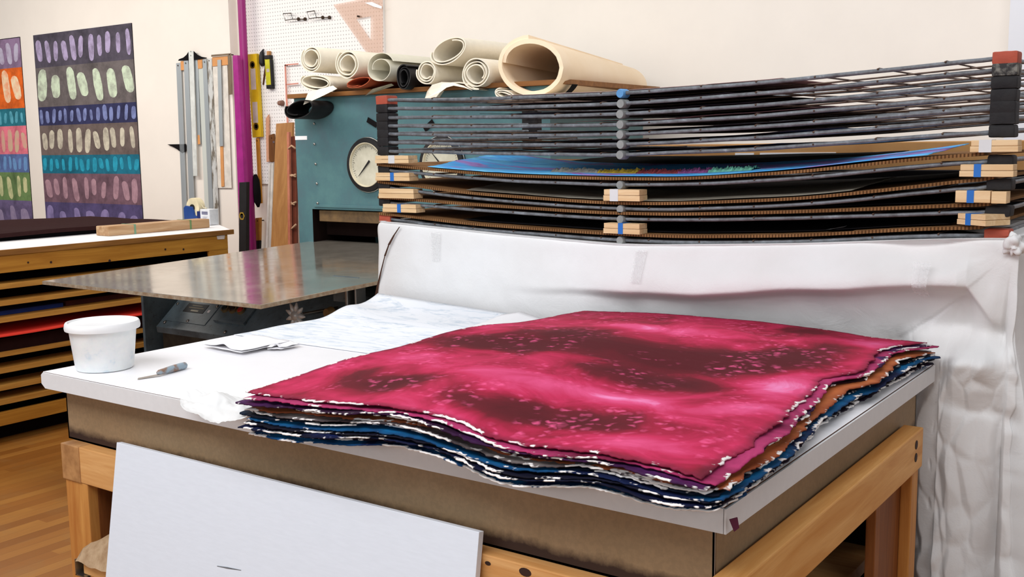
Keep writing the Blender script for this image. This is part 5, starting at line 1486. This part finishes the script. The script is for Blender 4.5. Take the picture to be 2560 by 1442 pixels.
tapel = part('paper_scrap', prism([(BX + .001, 2.655, BZ - .030), (BX + .001, 2.715, BZ - .028), (BX + .001, 2.71, BZ - .052), (BX + .001, 2.66, BZ - .05)], (.001, 0, 0)), mat_plain('tape_scrap', rgb(226, 206, 196), .6), fr, 'scrap of pale tape')
for i, (yy, zz_, r) in enumerate(((1.62, .862, .006), (1.95, .838, .007), (2.3, .868, .006), (2.42, .858, .006), (1.5, .872, .005))):
    part('stain', cyl((BX + .0002, yy, zz_), (1, 0, 0), r, .0012, 10), M['knot'], fr)
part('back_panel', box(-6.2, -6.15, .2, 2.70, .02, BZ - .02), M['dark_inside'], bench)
shelf_z = [(0.7802, 0.7551), (0.6973, 0.6742), (0.6163, 0.5931),
           (0.4497, 0.4264), (0.3720, 0.3467), (0.2882, 0.2629), (0.2199, 0.1926)]
for zt_, zb_ in shelf_z:
    part('shelf', box(-6.15, BX, .2, 2.70, zb_, zt_, .001), M['bench_edge'], bench)
part('plinth_board', box(BX - .03, BX + .0, .2, 2.70, 0.0908, 0.1554, .001), M['bench_y'], bench, 'deep ochre board along the foot')
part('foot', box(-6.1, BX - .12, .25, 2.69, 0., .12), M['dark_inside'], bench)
# sheets on its shelves
M['red'] = mat_plain('red_card', rgb(240, 62, 44), .75, var=.03)
def shelf_sheet(name, label, cat, z, y0, y1, x0, m, th=.012, sag=.0):
    def f(u, w):
        return Vector((x0 - 1.2 * w, y0 + (y1 - y0) * u, z + sag * math.sin(u * 5) + .004 * ns(u * 4, w * 4) + .03 * w * w))
    return tag(link(name, grid(f, 20, 8, th), m), label, cat)
rz = 0.5344
def redf(u, w):
    y = .3 + 2.1 * u
    return Vector((-4.315 - 1.1 * w, y, rz - .0 + .018 * w + .006 * ns(u * 5, w) - .012 * math.exp(-((u - .1) / .2) ** 2)))
red = grid(redf, 30, 10, .006)
tag(link('red_card', red, M['red'], auto=40), 'bright red card sticking out between the middle bench shelves', 'card')
rsu = link('card_stack', box(-6., -4.36, .3, 2.3, shelf_z[3][0] + .001, rz - .022), mat_plain('dark_card', rgb(40, 18, 16), .9, spec=.1))
tag(rsu, 'dark stack of card on the bench shelf under the red card', 'card')
tag(link('blue_card', box(-5.6, -4.42, .4, 1.72, shelf_z[2][0] + .0005, shelf_z[2][0] + .022, .002), mat_plain('blue_card', rgb(24, 50, 128), .8)), 'blue card on the bench shelf above the red card', 'card')
tag(link('maroon_card', box(-5.6, -4.43, 1.74, 2.4, shelf_z[2][0] + .0005, shelf_z[2][0] + .026, .002), mat_plain('maroon_card', rgb(84, 30, 26), .8)), 'maroon card on the bench shelf above the red card, right of the blue one', 'card')
# near-black fillers added to stand in for the shade in the shelf gaps
for i, (z0_, z1_, lab) in enumerate(((shelf_z[0][0], BZ - .125, 'black filler added for shade in the top gap of the bench'), (shelf_z[1][0], shelf_z[0][1], 'black filler added for shade on the second bench shelf from the top'),
                                     (shelf_z[4][0], shelf_z[3][1], 'black filler added for shade on the third bench shelf from the bottom'), (shelf_z[5][0], shelf_z[4][1], 'black filler added for shade on the second bench shelf from the bottom'),
                                     (shelf_z[6][0], shelf_z[5][1], 'black filler added for shade on the lowest bench shelf'))):
    o = link('shade_filler', box(-6.1, -4.45 - .012 * i, .3, 2.66, z0_ + .001, z1_ - .003, .002), mat_plain('shade_filler_%d' % i, rgb(14, 9, 9), .95, spec=.02))
    tag(o, lab, 'shade_filler', 'black fillers for the shade in the bench')
# things on the bench top
def felt_top(u, w):
    x = -4.80 - .86 * w + .02 * ns(u * 3, 2)
    y = .25 + 2.46 * u
    return Vector((x, y, BZ + .044 + .006 * ns(u * 5, w * 3, 2) + .012 * math.exp(-((u - .78) / .16) ** 2 - ((w - 1.) / .5) ** 2)))
fs_ = grid(felt_top, 40, 14, .022)
tag(link('brown_blanket', fs_, mat_plain('dark_brown_felt', rgb(48, 28, 28), .95, var=.1, spec=.05, bump=.2, scale=30.), smooth=False), 'dark brown felt sheet on a pile blackened for shade along the white bench top', 'felt')
tag(link('shaded_felt_stack', box(-5.6, -4.84, .3, 2.66, BZ + .0005, BZ + .021, .004), M['black_matt']), 'felt stack under the brown felt on the bench, black for its shaded front', 'pile')  # black stands in for the shaded front of the felt stack
bmw = thing('wood_beam', (-4.62, 2.4, BZ), 'weathered timber baulk lying along the front of the bench top', 'beam')
part('timber', box(-4.69, -4.575, 2.11, 2.80, BZ + .0005, BZ + .054, .006), mat_wood('weathered_timber', rgb(206, 176, 140), rgb(160, 118, 78), 'Y', .8), bmw)
for yy, c_ in ((2.28, rgb(120, 160, 130)), (2.66, rgb(110, 140, 90))):
    part('strap', box(-4.6915, -4.5735, yy - .006, yy + .006, BZ + .0005, BZ + .0555), mat_plain('green_strap', c_, .5), bmw, 'thin green strap')
dsp = thing('tape_dispenser', (-4.8616, 2.9626, BZ), 'blue and white tape dispenser with a cream tape roll on the bench', 'tape dispenser')
dv = Vector(dsp.location)
part('base', box(dv.x - .10, dv.x + .105, dv.y - .03, dv.y + .03, BZ + .001, BZ + .03, .006), M['black'], dsp)
part('body', prism([(dv.x - .125, dv.y - .034, BZ + .02), (dv.x - .125, dv.y - .034, BZ + .105), (dv.x - .105, dv.y - .034, BZ + .118), (dv.x - .03, dv.y - .034, BZ + .112), (dv.x - .02, dv.y - .034, BZ + .06), (dv.x + .03, dv.y - .034, BZ + .03), (dv.x + .03, dv.y - .034, BZ + .01)], (0, .06, 0), .006), mat_plain('navy_plastic', rgb(28, 66, 134), .4), dsp, 'navy blue body')
part('head', box(dv.x + .0, dv.x + .05, dv.y - .03, dv.y + .03, BZ + .02, BZ + .085, .004), mat_plain('navy_plastic_dark', rgb(20, 36, 96), .4), dsp)
wl = part('white_box', box(dv.x + .045, dv.x + .135, dv.y - .04, dv.y + .03, BZ + .002, BZ + .10, .005), mat_plain('white_carton', rgb(226, 228, 232), .5), dsp, 'white end with a printed label')
for i_, (a_, b_, z_) in enumerate(((.062, .118, .078), (.062, .118, .068), (.07, .110, .05), (.07, .105, .042))):
    part('print_line', box(dv.x + a_, dv.x + b_, dv.y - .0412, dv.y - .0395, BZ + z_, BZ + z_ + (.007 if i_ < 2 else .003)), mat_plain('label_ink_%d' % i_, rgb(96, 96, 130) if i_ < 2 else rgb(180, 182, 196), .6), wl)
part('tape_roll', lathe([(.024, -.024), (.062, -.024), (.062, .024), (.024, .024)], (dv.x - .045, dv.y, BZ + .105), 'Y', 32), mat_plain('cream_tape', rgb(236, 222, 184), .5), dsp, 'cream tape roll', auto=40)
part('tape_roll', cyl((dv.x - .045, dv.y + .03, BZ + .105), (0, -1, 0), .022, .06, 20), M['black'], dsp, 'dark hub of the roll')
part('tape_strip', tube([(dv.x + .015, dv.y, BZ + .125), (dv.x + .03, dv.y, BZ + .105), (dv.x + .06, dv.y, BZ + .104)], .004, 6), mat_plain('strip_cream', rgb(226, 214, 180), .4), dsp)

# ------------------------------------------------------------------ light and camera
def area(name, loc, size, power, color, rot=(0, 0, 0), sy=None):
    l = bpy.data.lights.new(name, 'AREA')
    l.energy = power
    l.color = color
    l.shape = 'RECTANGLE'
    l.size = size
    l.size_y = sy or size
    o = bpy.data.objects.new(name, l)
    o.location = loc
    o.rotation_euler = rot
    COL.objects.link(o)
    return o
area('overhead_light', (-1.2, -1.9, 3.5), 5.0, 130., (.96, .97, 1.), (math.radians(38), 0, math.radians(-4)), 1.4)
area('overhead_light', (-7.2, 1.5, 3.3), 3.2, 100., (1., .94, .87), (math.radians(22), 0, 0), .6)
area('overhead_light', (-3.9, 1.7, 3.3), 2.4, 44., (1., .94, .87), (math.radians(20), 0, 0), .6)
area('overhead_light', (-.3, 2.0, 3.4), 3.0, 42., (.98, .98, 1.), (math.radians(20), 0, 0), .6)  # unseen light added to brighten the right wall
area('daylight_fill', (-2.4, -5.6, 1.9), 5.5, 84., (.90, .95, 1.), (math.radians(86), 0, math.radians(-6)), 2.2)  # unseen low fill added to brighten the console and front faces
area('daylight_fill', (4.2, -1.6, 2.6), 3.0, 50., (.94, .97, 1.), (math.radians(64), 0, math.radians(62)), 2.0)
W = bpy.data.worlds.new('room_light')
SC.world = W
W.use_nodes = True
W.node_tree.nodes['Background'].inputs['Color'].default_value = (.97, .97, 1., 1.)
W.node_tree.nodes['Background'].inputs['Strength'].default_value = .2

cam = bpy.data.cameras.new('camera')
cam.sensor_width = 36.
cam.lens = 37.0956
cam.clip_start = .05
co = bpy.data.objects.new('camera', cam)
COL.objects.link(co)
rt, up, fw = Vector((0.8165, 0.5773, -0.0124)), Vector((-0.0667, 0.1157, 0.991)), Vector((-0.5735, 0.8083, -0.1329))
mw = Matrix(((rt.x, up.x, -fw.x, 0), (rt.y, up.y, -fw.y, 0), (rt.z, up.z, -fw.z, 0), (0, 0, 0, 1)))
co.matrix_world = Matrix.Translation((0.5852, -1.334, 1.4053)) @ mw
SC.camera = co

SC.view_settings.view_transform = 'Standard'
SC.view_settings.look = 'None'
SC.view_settings.gamma = 1.
SC.view_settings.use_curve_mapping = False
SC.view_settings.exposure = 0.
SC.cycles.use_denoising = True
SC.cycles.max_bounces = 8
